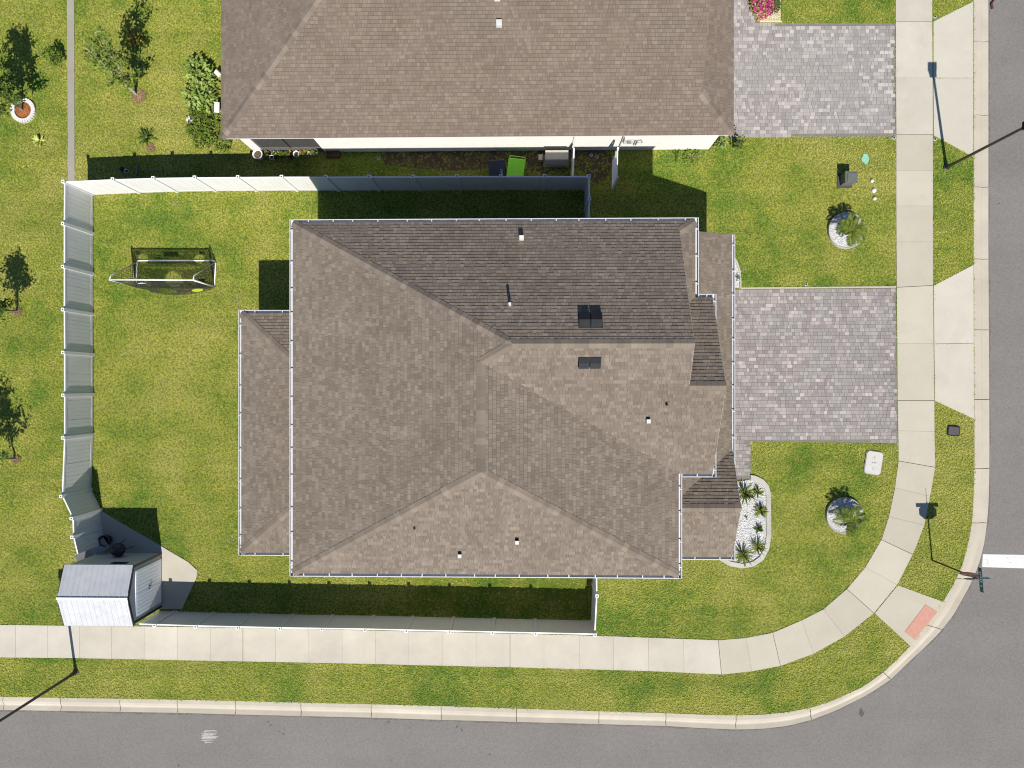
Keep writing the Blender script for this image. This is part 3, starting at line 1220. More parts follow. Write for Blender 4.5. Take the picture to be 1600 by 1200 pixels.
wx1, wx2, wx3 = XK - 0.42, XR - 0.45, XE - 0.42
xv = GX - (zPR - E_L) / SG
rf.plane([[(GX, GYN, E_L), (wx1, GYN, gz(wx1)), (wx1, YFN - 0.4, gz(wx1)), (GX, YFN - 0.4, E_L)],
          [(GX, YFN - 0.4, E_L), (wx2, YFN - 0.4, gz(wx2)), (wx2, yPN, gz(wx2)), (GX, yPN, E_L)],
          [(GX, yPN, E_L), (wx3, yPN, gz(wx3)), (wx3, yPR, gz(wx3)), (xv, yPR, zPR)]])
PXR = GX + 0.02
rf.plane([[(GX, yPN, E_L), (PXR, yPN, E_L), (PXR, yPR, zPR), (xv, yPR, zPR)]])
rf.plane([[(PXR, yPR, zPR), (wx3, yPR, zPR), (wx3, PYS2, E_L), (PXR, PYS2, E_L)]])
roof_o = rf.finish(house, M['shingle'])
nW, nN, nS, nE = (-SW_, 0, 1), (0, SP, 1), (0, -SP, 1), (SW_, 0, 1)
for p, q, a, b in ((A, R1W, nW, nN), (R1W, R1E, nN, nS), (R1W, C, nW, nS), (D, C, nW, nE), (D, SWc, nW, nS), (D, SEc, nE, nS), (NEc, HG, (SK, 0, 1), nN), (R3W, R3E, nN, nS),
                   ((PXW, PYN, E_L), (WX, PYN - dyp, zpw), (-PW, 0, 1), (0, PN, 1)), ((PXW, PYS, E_L), (WX, PYS + dyp, zpw), (-PW, 0, 1), (0, -PN, 1)),
                   ((xv, yPR, zPR), (PXR, yPR, zPR), nN, nS)):
    rf.caps(roof_o, p, q, a, b, M['cap'])

# walls, soffits, fascias
wall = MB()
ins = 0.42
up = [(XW + ins, YN - ins), (XK - ins, YN - ins), (XK - ins, YFN - ins), (XR - 0.3, YFN - ins), (XR - 0.3, YFS + ins), (XE - ins, YFS + ins), (XE - ins, YS + ins), (XW + ins, YS + ins)]
wall.prism(up, 0.0, E_U - 0.16)
wall.prism([(XK - ins + 0.01, GYN - 0.35), (GX - 0.4, GYN - 0.35), (GX - 0.4, yPN - 0.5), (XR - 0.29, yPN - 0.5), (XR - 0.29, YFN - ins - 0.01), (XK - ins + 0.01, YFN - ins - 0.01)], 0.0, E_L - 0.16)
put("wall", wall, M['taupe'], house)
sof = MB()
full = [(XW, YN), (XK, YN), (XK, YFN), (XR, YFN), (XR, YFS), (XE, YFS), (XE, YS), (XW, YS)]
sof.prism(full, E_U - 0.165, E_U - 0.02)
sof.prism([(PXW, PYN), (XW + ins - 0.01, PYN), (XW + ins - 0.01, PYS), (PXW, PYS)], E_L - 0.165, E_L - 0.02)
sof.prism([(XK - ins + 0.02, GYN), (GX, GYN), (GX, PYS2), (XE - ins + 0.01, PYS2), (XE - ins + 0.01, YFS), (XR - 0.28, YFS), (XR - 0.28, YFN - ins - 0.02), (XK - ins + 0.02, YFN - ins - 0.02)], E_L - 0.166, E_L - 0.02)
put("soffit", sof, M['trim'], house)
gb = MB()
gx = XG - 0.25
gb.poly([(gx, YN - dk - 0.05, E_U), (gx, YN - dk - 0.05, zk), (gx, y1, zr1 - 0.03), (gx, y3, zr3 - 0.03), (gx, y3, E_U)])
gb.poly([(XR - 0.28, YFN - 0.05, E_U), (XR - 0.28, y3, zr3 - 0.03), (XR - 0.28, YFS + 0.05, E_U)])
gb.poly([(PXR - 0.25, yPN, E_L), (PXR - 0.25, yPR, zPR - 0.03), (PXR - 0.25, PYS2 + 0.05, E_L)])
gb.poly([(GX - 0.05, GYN - 0.05, E_L), (XK - ins, GYN - 0.05, gz(XK - ins) - 0.03), (XK - ins, GYN - 0.05, E_L)])
put("gable_wall", gb, M['taupe'], house)
for p, q in ((R3E, (XR, YFN, E_U)), (R3E, (XR, YFS, E_U)), (R1E, HG), (R1E, R3W), ((PXR, yPR, zPR), (PXR, yPN, E_L)), ((PXR, yPR, zPR), (PXR, PYS2, E_L)), ((GX, GYN, E_L), (XK - ins, GYN, gz(XK - ins)))):
    mb = MB()
    d = Vector((0, 0, -0.085))
    mb.bar(Vector(p) + d, Vector(q) + d, 0.025, 0.13)
    put("rake_board", mb, M['taupe'], house)
dr = MB()
dr.box((GX - 0.39, (at(800, 470, 0).y + at(800, 660, 0).y) / 2, 1.1), (0.05, 4.9, 2.2))
put("garage_door", dr, M['trim'], house)
for k in range(3):
    mb = MB()
    mb.box((XW + ins - 0.005, 3.6 - k * 3.1, 4.1), (0.05, 1.1, 1.3))
    wf = put("window", mb, M['trim'], house)
    mb = MB()
    mb.box((XW + ins - 0.03, 3.6 - k * 3.1, 4.1), (0.03, 0.95, 1.15))
    put("pane", mb, M['glass'], wf)
for x in (-6.0, -1.5, 3.0):
    mb = MB()
    mb.box((x, YS + ins - 0.005, 4.1), (1.1, 0.05, 1.3))
    wf = put("window", mb, M['trim'], house)
    mb = MB()
    mb.box((x, YS + ins - 0.03, 4.1), (0.95, 0.03, 1.15))
    put("pane", mb, M['glass'], wf)
for y in (PYN - 0.4, (PYN + PYS) / 2, PYS + 0.4):
    mb = MB()
    mb.box((PXW + 0.4, y, (E_L - 0.17) / 2), (0.3, 0.3, E_L - 0.17))
    put("column", mb, M['taupe'], house)
for y in (yPN - 0.6, PYS2 + 0.4):
    mb = MB()
    mb.box((GX - 0.4, y, (E_L - 0.17) / 2), (0.3, 0.3, E_L - 0.17))
    put("column", mb, M['taupe'], house)

Wo, No, So, Eo = (-1, 0, 0), (0, 1, 0), (0, -1, 0), (1, 0, 0)
gw = 0.135
gutter(house, A, SWc, Wo, 0.95, seed=1, cap=(gw, gw))
gutter(house, (XW + 0.0, YN, E_U), NEc, No, 0.82, seed=2, cap=(0, 0))
gutter(house, SWc, SEc, So, 0.80, seed=3)
gutter(house, SEc, VE, Eo, 0.80, seed=4, cap=(gw, -0.02))
gutter(house, VK, NEc, Eo, 0.80, seed=5, cap=(0, gw))
gutter(house, VK, (XR, YFN, E_U), No, 0.5, seed=6, cap=(-gw - 0.01, 0))
gutter(house, (XR, YFN, E_U), (XR, YFN - 1.0, E_U), Eo, 0.5, seed=7, cap=(gw, 0))
gutter(house, (XR, YFS, E_U), (XR, YFS + 1.0, E_U), Eo, 0.5, seed=8, cap=(gw, 0))
gutter(house, (XE + gw + 0.01, YFS, E_U), (XR, YFS, E_U), So, 0.6, seed=9)
gutter(house, (PXW, PYN, E_L), (PXW, PYS, E_L), Wo, 1.1, seed=10, cap=(gw, gw))
gutter(house, (PXW, PYN, E_L), (XW + 0.3, PYN, E_L), No, 0.9, seed=11)
gutter(house, (PXW, PYS, E_L), (XW + 0.3, PYS, E_L), So, 0.9, seed=12)
gutter(house, (GX, GYN, E_L), (GX, at(800, 737, E_L).y, E_L), Eo, 0.85, seed=13)
gutter(house, (wx3 + 0.1, PYS2, E_L), (GX, PYS2, E_L), So, 0.8, seed=14, cap=(0, 0))
gutter(house, (GX, PYS2, E_L), (GX, PYS2 + 0.55, E_L), Eo, 0.4, seed=15, cap=(gw, 0))
# downspouts beside corners
for x, y, z in ((XW + ins - 0.05, YN - ins + 0.05, E_U), (XE - ins - 0.02, YS + ins - 0.05, E_U)):
    mb = MB()
    mb.box((x, y, z / 2 - 0.1), (0.075, 0.075, z - 0.2))
    put("downspout", mb, M['gutter'], house)


def on_plane(px, py, zf):
    """Point on a roof plane z = zf(x, y) seen at a pixel."""
    z = 6.0
    for _ in range(25):
        p = at(px, py, z)
        z = zf(p.x, p.y)
    p = at(px, py, z)
    return p


zN = lambda x, y: E_U + SP * (YN - y)
zS2 = lambda x, y: E_U + SP * (y - YFS)
zS = lambda x, y: E_U + SP * (y - YS)


def slope_frame(n):
    n = Vector(n).normalized()
    u = Vector((1, 0, 0))
    v = n.cross(u).normalized()
    return Matrix((u, v, n)).transposed()


# off-ridge exhaust vents: sloped metal hoods, two halves with a seam
for (px, py, zf, nn, w, h) in ((922.5, 502, zN, nN, 0.74, 0.50), (921, 565.5, zS2, nS, 0.70, 0.33)):
    c = on_plane(px, py, zf)
    Mx = slope_frame(nn)
    up = Vector(nn).normalized()
    v = Vector((0, -1, SP)).normalized() if nn is nN else Vector((0, 1, SP)).normalized()
    for s in (-1, 1):
        mb = MB()
        # wedge hood: low at the top of the slope, open towards the eave
        cx = c + Vector((s * w * 0.255, 0, 0))
        hw = w * 0.235
        lo, hi = -h / 2, h / 2
        P = lambda a, b, t: cx + Vector((a, 0, 0)) + v * b + up * t
        pts = [P(-hw, lo, .02), P(hw, lo, .02), P(hw, hi, .02), P(-hw, hi, .02), P(-hw, lo, .16), P(hw, lo, .16), P(hw, lo + h * .55, .15), P(-hw, lo + h * .55, .15), P(hw, hi, .045), P(-hw, hi, .045)]
        n0 = len(mb.v)
        mb.v.extend([tuple(p) for p in pts])
        for f, mi in (((4, 5, 6, 7), 0), ((7, 6, 8, 9), 1), ((0, 1, 5, 4), 1), ((1, 2, 8, 6, 5), 1), ((3, 0, 4, 7, 9), 1), ((2, 3, 9, 8), 1), ((3, 2, 1, 0), 1)):
            mb.f.append(f); mb.m.append(mi)
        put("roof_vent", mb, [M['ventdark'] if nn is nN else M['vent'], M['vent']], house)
    mb = MB()
    mb.box(c + up * 0.022, (w + 0.03, h + 0.03, 0.012), rot=Mx)
    put("vent_flashing", mb, M['vent'], house)


def roof_pipe(px, py, zf, nn, r, h, dark, parent, boot=True):
    c = on_plane(px, py, zf)
    mb = MB()
    mb.tube([c + Vector((0, 0, -0.05)), c + Vector((0, 0, h))], r, 12)
    p = put("vent_pipe", mb, M['ventdark'] if dark else M['pipe'], parent)
    mb = MB()
    Mx = slope_frame(nn)
    mb.box(c + Vector(nn).normalized() * 0.026, (0.20, 0.20, 0.010), rot=Mx)
    put("pipe_flashing", mb, M['shingle'], p)
    return p


def gooseneck(px, py, zf, nn, parent, s=0.2):
    """Small square hooded vent: bright top, dark mouth turned to the eave."""
    c = on_plane(px, py, zf)
    mb = MB()
    mb.box(c + Vector((0, 0, 0.10)), (s, s, 0.2))
    p = put("hooded_vent", mb, M['pipe'], parent)
    mb = MB()
    dy = 0.5 * s + 0.012
    mb.box(c + Vector((0, dy, 0.10)), (s * 0.92, 0.02, 0.16))
    put("vent_mouth", mb, M['ventdark'], p)


roof_pipe(797, 477, zN, nN, 0.045, 0.46, False, house)
gooseneck(815, 373, zN, nN, house, 0.15)
gooseneck(1012, 658, zS2, nS, house, 0.13)
roof_pipe(1041, 632, zS2, nS, 0.04, 0.12, True, house)
gooseneck(719, 867, zS, nS, house, 0.12)
gooseneck(808, 846, zS, nS, house, 0.12)
roof_pipe(648, 825, zS, nS, 0.035, 0.10, True, house)

# ---- the neighbouring house
nb = thing("bungalow", "white-walled single-storey house with a gutterless brown shingle roof", "house", (0, 0, 0))
EN, SN = 2.75, 0.417
NXW, NXE, NYS = at(346, 213, EN).x, at(1146, 210, EN).x, at(800, 212.5, EN).y
NYN = NYS + 13.0
NXG = at(1097, 140, 3.35).x
rise = SN * (NYN - NYS) / 2
ym = (NYN + NYS) / 2
zrn = EN + rise
dxn = (zrn - EN) / 0.42
a0 = (NXW, NYS, EN); a1 = (NXE, NYS, EN); a2 = (NXE, NYN, EN); a3 = (NXW, NYN, EN)
rw = (NXW + dxn, ym, zrn); re = (NXG, ym, zrn)
ds = NXE - NXG
zsk = EN + SN * ds
hs = (NXG, NYS + ds, zsk); hn = (NXG, NYN - ds, zsk)
rn = Roof(23)
rn.plane([[a0, (NXG, NYS, EN), re, rw], [(NXG, NYS, EN), a1, hs]])
rn.plane([[a0, rw, a3]])
rn.plane([[a3, rw, re, (NXG, NYN, EN)], [(NXG, NYN, EN), hn, a2]])
xq = NXG - 0.3
zq = EN + SN * (NXE - xq)
rn.plane([[a1, hs, (xq, NYS + (NXE - xq), zq), (xq, NYN - (NXE - xq), zq), hn, a2]])
rno = rn.finish(nb, M['shingle_n'])
for p, q, a, b in ((a0, rw, (-.42, 0, 1), (0, -SN, 1)), (rw, re, (0, -SN, 1), (0, SN, 1)), (a3, rw, (-.42, 0, 1), (0, SN, 1)), (a1, hs, (SN, 0, 1), (0, -SN, 1))):
    rn.caps(rno, p, q, a, b, M['cap_n'])
NWY = at(800, 235.5, 0).y
nwx0, nwx1 = at(399, 236, 0).x, at(1107, 232.5, 0).x
sx0, sx1 = at(414, 236, 0).x, at(508, 236, 0).x
mb = MB()
mb.prism([(sx1, NWY), (nwx1, NWY), (nwx1, NYN - 0.4), (nwx0, NYN - 0.4), (nwx0, NWY + 3.4), (sx1, NWY + 3.4)], 0.0, EN - 0.14)
put("wall", mb, M['stucco'], nb)
mb = MB()
mb.box(((nwx0 + sx0) / 2, NWY + 0.2, (EN - .14) / 2), (sx0 - nwx0, 0.4, EN - 0.14))
put("column", mb, M['stucco'], nb)
mb = MB()
mb.box(((sx0 + sx1) / 2, NWY + 0.09, EN / 2 + 0.12), (sx1 - sx0, 0.03, EN - 0.6))
scn = put("lanai_screen", mb, M['screen'], nb)
mb = MB()
mb.box(((sx0 + sx1) / 2, NWY + 0.07, 0.2), (sx1 - sx0, 0.05, 0.4))
put("kick_plate", mb, M['screenlow'], scn)
mb = MB()
mb.box(((sx0 + sx1) / 2 - 0.05, NWY + 0.07, EN / 2 + 0.12), (0.05, 0.05, EN - 0.6))
put("mullion", mb, M['dark'], scn)
mb = MB()
mb.box((nwx0 + 0.05, NWY + 1.7, EN / 2), (0.03, 2.9, EN - 0.3))
put("lanai_screen", mb, M['screen'], nb)
mb = MB()
mb.prism([(NXW + .01, NYS + .01), (NXE - .01, NYS + .01), (NXE - .01, NYN - .01), (NXW + .01, NYN - .01)], EN - 0.14, EN - 0.02)
put("soffit", mb, M['trim'], nb)
mb = MB()
gxn = NXG - 0.25
mb.poly([(gxn, NYS + ds, zsk), (gxn, ym, zrn - 0.03), (gxn, NYN - ds, zsk)])
put("gable_wall", mb, M['stucco'], nb)
for p, q in ((re, hs), (re, hn)):
    mb = MB()
    mb.bar(Vector(p) + Vector((0, 0, -.08)), Vector(q) + Vector((0, 0, -.08)), 0.025, 0.14)
    put("rake_board", mb, M['shingle_n'], nb)
zNb = lambda x, y: EN + SN * (y - NYS)
gooseneck(780, 39, zNb, (0, -SN, 1), nb, 0.2)
gooseneck(777, -2, zNb, (0, -SN, 1), nb, 0.2)
# downspout and meter equipment on the wall
mb = MB()
mb.box((at(897, 225, 1.2).x, NWY - 0.045, 1.3), (0.09, 0.08, 2.6))
put("downspout", mb, M['trim'], nb)
mx = at(982, 222, 1.3).x
mb = MB()
mb.box((mx, NWY - 0.07, 1.35), (0.38, 0.13, 0.55))
mt = put("meter_box", mb, M['pipe'], nb)
mb = MB()
mb.tube([(mx, NWY - 0.13, 1.45), (mx, NWY - 0.22, 1.45)], 0.085, 14)
put("meter_dial", mb, M['grey'], mt)
mb = MB()
for dx in (-0.26, 0.30, 0.38):
    mb.tube([(mx + dx, NWY - 0.04, 0.1 if dx < 0 else 0.7), (mx + dx, NWY - 0.04, 1.9 if dx < 0 else 1.2)], 0.022, 8)
mb.tube([(mx + 0.2, NWY - 0.05, 1.2), (mx + 0.55, NWY - 0.05, 1.25), (mx + 0.6, NWY - 0.05, 1.0), (mx + 0.42, NWY - 0.05, 0.95)], 0.018, 8)
put("conduit", mb, M['grey'], mt)

# ------------------------------------------------------------------ vinyl fences
FENCE_GROUP = "white vinyl fences of the corner plot"


def fence(label, posts, h, first_post=True, last_post=True, board=0.165, post_h=None, cat="fence", name="vinyl_fence", protrude=0.127):
    """posts: world (x, y) of every post in order; boards stand upright between two rails."""
    P = [Vector((p[0], p[1])) for p in posts]
    t = thing(name, label, cat, (P[0].x, P[0].y, 0), FENCE_GROUP)
    s = protrude / 2
    ph = post_h or h + 0.11
    # hollow square post
    hd = (P[1] - P[0]).normalized()
    for i, p in enumerate(P):
        if (i == 0 and not first_post) or (i == len(P) - 1 and not last_post):
            continue
        mb = MB()
        k = s * 0.46
        for a, b, c_, d_ in ((-s, -s, s, -k), (-s, k, s, s), (-s, -k, -k, k), (k, -k, s, k)):
            q = [(a, b), (c_, b), (c_, d_), (a, d_)]
            mb.prism([(x, y) for x, y in q], 0, ph)
        ang = math.atan2(hd.y, hd.x)
        o = local("post", mb, M['vinyl'], t)
        o.location = (p.x - P[0].x, p.y - P[0].y, 0)
        o.rotation_euler = (0, 0, ang)
        mb = MB()
        mb.box((0, 0, ph - 0.035), (2 * k - 0.002, 2 * k - 0.002, 0.02))
        local("post_hollow", mb, M['dark'], o)
    for a, b in zip(P, P[1:]):
        d = b - a
        L = d.length
        ang = math.atan2(d.y, d.x)
        inner = L - protrude
        mb = MB()
        mb.box((L / 2, 0, h - 0.045), (inner, 0.05, 0.09))
        pn = local("panel", mb, M['vinyl'], t)
        mb = MB()
        mb.box((L / 2, 0, 0.12), (inner, 0.05, 0.14))
        local("bottom_rail", mb, M['vinyl'], pn)
        pn.location = (a.x - P[0].x, a.y - P[0].y, 0)
        pn.rotation_euler = (0, 0, ang)
        n = max(1, int(round(inner / board)))
        w = inner / n
        bm_ = MB()
        bm_.box((0, 0, (h - 0.09 + 0.19) / 2), (w - 0.005, 0.036, h - 0.09 - 0.19 - 0.004))
        me = bm_.mesh("board", M['vinyl'])
        for k in range(n):
            o = link("board", me, pn)
            o.location = (protrude / 2 + w * (k + 0.5), random.uniform(-0.002, 0.002), 0)
    return t


FH = 1.84
wp = lambda pts, z: [tuple(at(x, y, z))[:2] for x, y in pts]
N_POSTS = [(101, 284.5), (178, 281), (241, 279), (305.5, 278), (373, 277.5), (441, 277), (509.5, 277), (577.5, 276.5), (645.5, 276.5), (714, 276), (782.5, 276), (851, 276), (920, 276)]
W_POSTS = [(101, 284.5), (100.5, 350), (100.5, 417), (100.5, 484), (101, 551), (101, 617.5), (101, 684), (97.5, 775), (114, 809.5), (115, 838.5), (122, 868)]
S_POSTS = [(215, 975), (243, 976), (307, 978), (372.5, 979.5), (438.5, 981), (504, 982), (571, 983), (635.5, 984.5), (702.5, 986), (769.5, 987.5), (837, 989), (929.4, 991)]
nw = wp(N_POSTS, FH)
fence("long white vinyl fence between the two houses with bins behind it", nw, FH)
fence("white vinyl fence along the back lawn ending at the shed", wp(W_POSTS, FH), FH, first_post=False, last_post=False)
SH = 1.56
fence("white vinyl fence beside the pavement, its inner face grey in shade", wp(S_POSTS, SH), SH, first_post=False)
ne = nw[-1]
fence("short white fence from the bins' fence to the big house", [ne, (ne[0] + 0.02, ne[1] - 0.9), (ne[0] + 0.0, YN - ins + 0.05)], FH, first_post=False, last_post=False, board=0.15)
se = wp([(929.4, 991), (932.5, 930), (931, 903)], SH)
se[2] = (se[2][0], YS + ins - 0.06)
fence("short white fence joining the house to the pavement fence", se, SH, first_post=False, last_post=False, board=0.15)

# slatted white gate and plain panel between the houses
t = thing("vinyl_gate", "thin white panel standing edge-on between the neighbour's wall and the bins' fence", "gate", tuple(at(896, 250, 0))[:2] + (0,))
p0, p1 = at(898, 226, 1.75), at(896, 275, 1.75)
p0.y = min(p0.y, NWY - 0.1)
mb = MB()
mb.bar((p0.x, p0.y, 1.30), (p1.x, p1.y, 1.30), 0.06, 0.09)
mb.bar((p0.x, p0.y, 0.12), (p1.x, p1.y, 0.12), 0.05, 0.1)
put("gate_frame", mb, M['vinyl'], t)
for k in range(9):
    mb = MB()
    f0, f1 = k / 9 + 0.004, (k + 1) / 9 - 0.004
    a, b = p0.lerp(p1, f0), p0.lerp(p1, f1)
    mb.bar((a.x, a.y, 0.71), (b.x, b.y, 0.71), 0.03, 1.08)
    put("board", mb, M['vinyl'], t)
p0, p1 = at(965, 230, 1.8), at(964, 277, 1.8)
p0.y = min(p0.y, NWY - 0.12)
t = thing("slatted_screen", "white slatted screen jutting from the neighbour's wall near its meter box", "screen", (p0.x, p0.y, 0))
for z in (0.30, 0.78, 1.26, 1.74):
    mb = MB()
    mb.bar((p0.x, p0.y, z), (p1.x, p1.y, z), 0.04, 0.20)
    put("slat", mb, M['vinyl'], t)
for p in (p0.lerp(p1, 0.02), p0.lerp(p1, 0.98)):
    mb = MB()
    mb.box((p.x + 0.04, p.y, 0.88), (0.05, 0.06, 1.76))
    put("post", mb, M['vinyl'], t)

# ------------------------------------------------------------------ shed
SE_Z, SR_Z = 2.2, 2.62
c = [at(100.3, 881, SE_Z), at(209, 884, SE_Z), at(201.5, 933, SR_Z), at(91, 930, SR_Z), at(208, 980, SE_Z), at(99.4, 976, SE_Z)]
sx0_, sx1_ = (c[0].x + c[5].x) / 2, (c[1].x + c[4].x) / 2
sy0_, sy1_ = (c[4].y + c[5].y) / 2, (c[0].y + c[1].y) / 2
smy = (sy0_ + sy1_) / 2
shed = thing("storage_shed", "small pale storage shed with a ribbed white gable roof beside the pavement", "shed", ((sx0_ + sx1_) / 2, smy, 0))
mb = MB()
o_ = 0.06
mb.prism([(sx0_ + o_, sy0_ + o_), (sx1_ - o_, sy0_ + o_), (sx1_ - o_, sy1_ - o_), (sx0_ + o_, sy1_ - o_)], 0.045, SE_Z - 0.03)
for x in (sx0_ + o_, sx1_ - o_):
    mb.poly([(x, sy0_ + o_, SE_Z - 0.03), (x, sy1_ - o_, SE_Z - 0.03), (x, smy, SR_Z - 0.05)])
put("wall", mb, M['shedwall'], shed)
for sgn, ye in ((1, sy1_), (-1, sy0_)):
    mb = MB()
    a, b = Vector((sx0_, ye, SE_Z)), Vector((sx1_, ye, SE_Z))
    d, e = Vector((sx1_, smy + sgn * 0.01, SR_Z)), Vector((sx0_, smy + sgn * 0.01, SR_Z))
    tk = Vector((0, 0, -0.03))
    n = len(mb.v)
    mb.v.extend([tuple(p) for p in (a, b, d, e, a + tk, b + tk, d + tk, e + tk)])
    for f in ((0, 1, 2, 3), (7, 6, 5, 4), (0, 4, 5, 1), (1, 5, 6, 2), (2, 6, 7, 3), (3, 7, 4, 0)):
        mb.f.append(tuple(n + i for i in f)); mb.m.append(0)
    rp = put("roof", mb, M['shedroof'], shed)
    nribs = 13
    for k in range(nribs):
        f = (k + 0.5) / nribs
        mb = MB()
        p, q = a.lerp(b, f), e.lerp(d, f)
        mb.bar(p + Vector((0, 0, .006)), q + Vector((0, 0, .006)), 0.03, 0.010)
        put("rib", mb, M['shedroof'], rp)
mb = MB()
mb.bar((sx0_ - .01, smy, SR_Z + .01), (sx1_ + .01, smy, SR_Z + .01), 0.09, 0.035)
put("ridge_strip", mb, M['trim'], shed)
mb = MB()
for ye in (sy0_, sy1_):
    mb.bar((sx1_ - 0.004, ye, SE_Z - 0.05), (sx1_ - 0.004, smy, SR_Z - 0.05), 0.03, 0.10)
    mb.bar((sx0_ + 0.004, ye, SE_Z - 0.05), (sx0_ + 0.004, smy, SR_Z - 0.05), 0.03, 0.10)
for y in (sy0_ + 0.09, sy1_ - 0.09):
    mb.box((sx1_ - 0.04, y, 1.1), (0.05, 0.08, 2.1))
put("trim", mb, M['dark'], shed)
hw = (sy1_ - sy0_) / 2 - 0.28
for s in (-1, 1):
    mb = MB()
    mb.box((sx1_ - 0.035, smy + s * hw / 2, 1.05), (0.05, hw - 0.02, 1.9))
    dr = put("door", mb, M['sheddoor'], shed)
    for k in range(6):
        mb = MB()
        mb.box((sx1_ - 0.0085, smy + s * hw / 2 + (k - 2.5) * hw / 6.4, 1.05), (0.006, 0.03, 1.75))
        put("door_rib", mb, M['sheddoor'], dr)
    mb = MB()
    mb.box((sx1_ + 0.004, smy + s * 0.06, 1.05), (0.03, 0.025, 0.12))
    put("handle", mb, M['dark'], dr)
mb = MB()
vx = at(192, 876, 1.5).x
mb.box((vx, sy1_ - o_ + 0.012, 1.72), (0.62, 0.03, 0.24))
vw = put("window", mb, M['dark'], shed)
mb = MB()
mb.box((vx - 0.02, sy1_ - o_ + 0.03, 1.72), (0.42, 0.012, 0.15))
put("pane", mb, M['glass'], vw)

# things in the shade behind the shed: two round kettles and a folded lounge chair
t = thing("kettle_barbecue", "round black kettle barbecue in the shade behind the shed", "barbecue", tuple(at(200, 853, 0.045)))
mb = MB(); mb.lathe([(0.02, 0.46), (0.22, 0.52), (0.29, 0.70), (0.22, 0.88), (0.06, 0.95), (0.001, 0.955)], n=20)
local("kettle", mb, M['dark'], t, True)
for k in range(3):
    mb = MB(); a_ = k * 2.094
    mb.tube([(0.2 * math.cos(a_), 0.2 * math.sin(a_), 0.58), (0.3 * math.cos(a_), 0.3 * math.sin(a_), 0)], 0.014, 6)
    local("leg", mb, M['dark'], t)
t = thing("round_pot", "round dark pot on the slab beside the white fence corner", "pot", tuple(at(171, 842, 0.045)))
mb = MB(); mb.lathe([(0.14, 0), (0.22, 0.2), (0.24, 0.42), (0.2, 0.42), (0.19, 0.3), (0.001, 0.3)], n=20)
local("pot", mb, M['dark'], t, True)
t = thing("lounge_chair", "folded grey lounge chair on the shaded slab against the shed", "lounge chair", tuple(at(155, 858, 0.045)), rz=R(35))
mb = MB(); mb.box((0.25, 0, 0.32), (0.9, 0.5, 0.03), rot=Matrix.Rotation(R(-12), 3, 'Y'))
local("seat", mb, M['grey'], t)
mb = MB(); mb.box((-0.35, 0, 0.50), (0.6, 0.5, 0.03), rot=Matrix.Rotation(R(40), 3, 'Y'))
local("backrest", mb, M['grey'], t)
for x, y in ((-.1, -.22), (-.1, .22), (.6, -.22), (.6, .22)):
    mb = MB(); mb.tube([(x, y, 0), (x, y, 0.34)], 0.015, 6)
    local("leg", mb, M['alu'], t)

# ------------------------------------------------------------------ soccer goal
gh = 1.9
bl, br_ = at(213.5, 447.5, 0), at(335.5, 448, 0)
kl, kr = at(214, 407, 0.05), at(337, 407, 0.05)
goal = thing("soccer_goal", "white tubular soccer goal with black target net on the back lawn", "soccer goal", tuple((bl + br_) / 2))
tl, tr_ = Vector((bl.x, bl.y, gh)), Vector((br_.x, br_.y, gh))
mb = MB(); mb.tube([tl, tr_], 0.032, 10); put("crossbar", mb, M['whitetube'], goal, True)
for a, b in ((bl, tl), (br_, tr_)):
    mb = MB(); mb.tube([a, b], 0.038, 10); put("post", mb, M['whitetube'], goal, True)
mb = MB(); mb.tube([bl + Vector((0, 0, .05)), kl + Vector((0, -.12, 0)), kl + Vector((.03, -.03, 0)), kl + Vector((.12, 0, 0)), kr + Vector((-.12, 0, 0)), kr + Vector((-.03, -.03, 0)), kr + Vector((0, -.12, 0)), br_ + Vector((0, 0, .05))], 0.034, 8)
put("ground_frame", mb, M['whitetube'], goal, True)
for a, b in ((tl, kl), (tr_, kr)):
    mb = MB(); m_ = a.lerp(b, 0.16); m_.z = gh - 0.05
    mb.tube([a, m_, b + Vector((0, -0.08, 0.02))], 0.022, 8); put("stay", mb, M['whitetube'], goal, True)


def lattice(corner, ex, ey, nx, ny, th, hole=None, thick=Vector((0, 0, 0))):
    """Square mesh of thin strips across corner + s*ex + t*ey, skipping cells for which hole(s, t)."""
    mb = MB()
    ux, uy = ex.normalized() * th / 2, ey.normalized() * th / 2
    for i in range(nx + 1):
        run = None
        for j in range(ny + 1):
            ok = j < ny and not (hole and hole(i / nx, (j + .5) / ny))
            if ok and run is None:
                run = j
            if not ok and run is not None:
                a = corner + ex * (i / nx) + ey * (run / ny); b = corner + ex * (i / nx) + ey * (j / ny)
                mb.poly([a - ux, a + ux, b + ux, b - ux]); run = None
    for j in range(ny + 1):
        run = None
        for i in range(nx + 1):
            ok = i < nx and not (hole and hole((i + .5) / nx, j / ny))
            if ok and run is None:
                run = i
            if not ok and run is not None:
                a = corner + ex * (run / nx) + ey * (j / ny); b = corner + ex * (i / nx) + ey * (j / ny)
                mb.poly([a - uy, a + uy, b + uy, b - uy]); run = None
    return mb


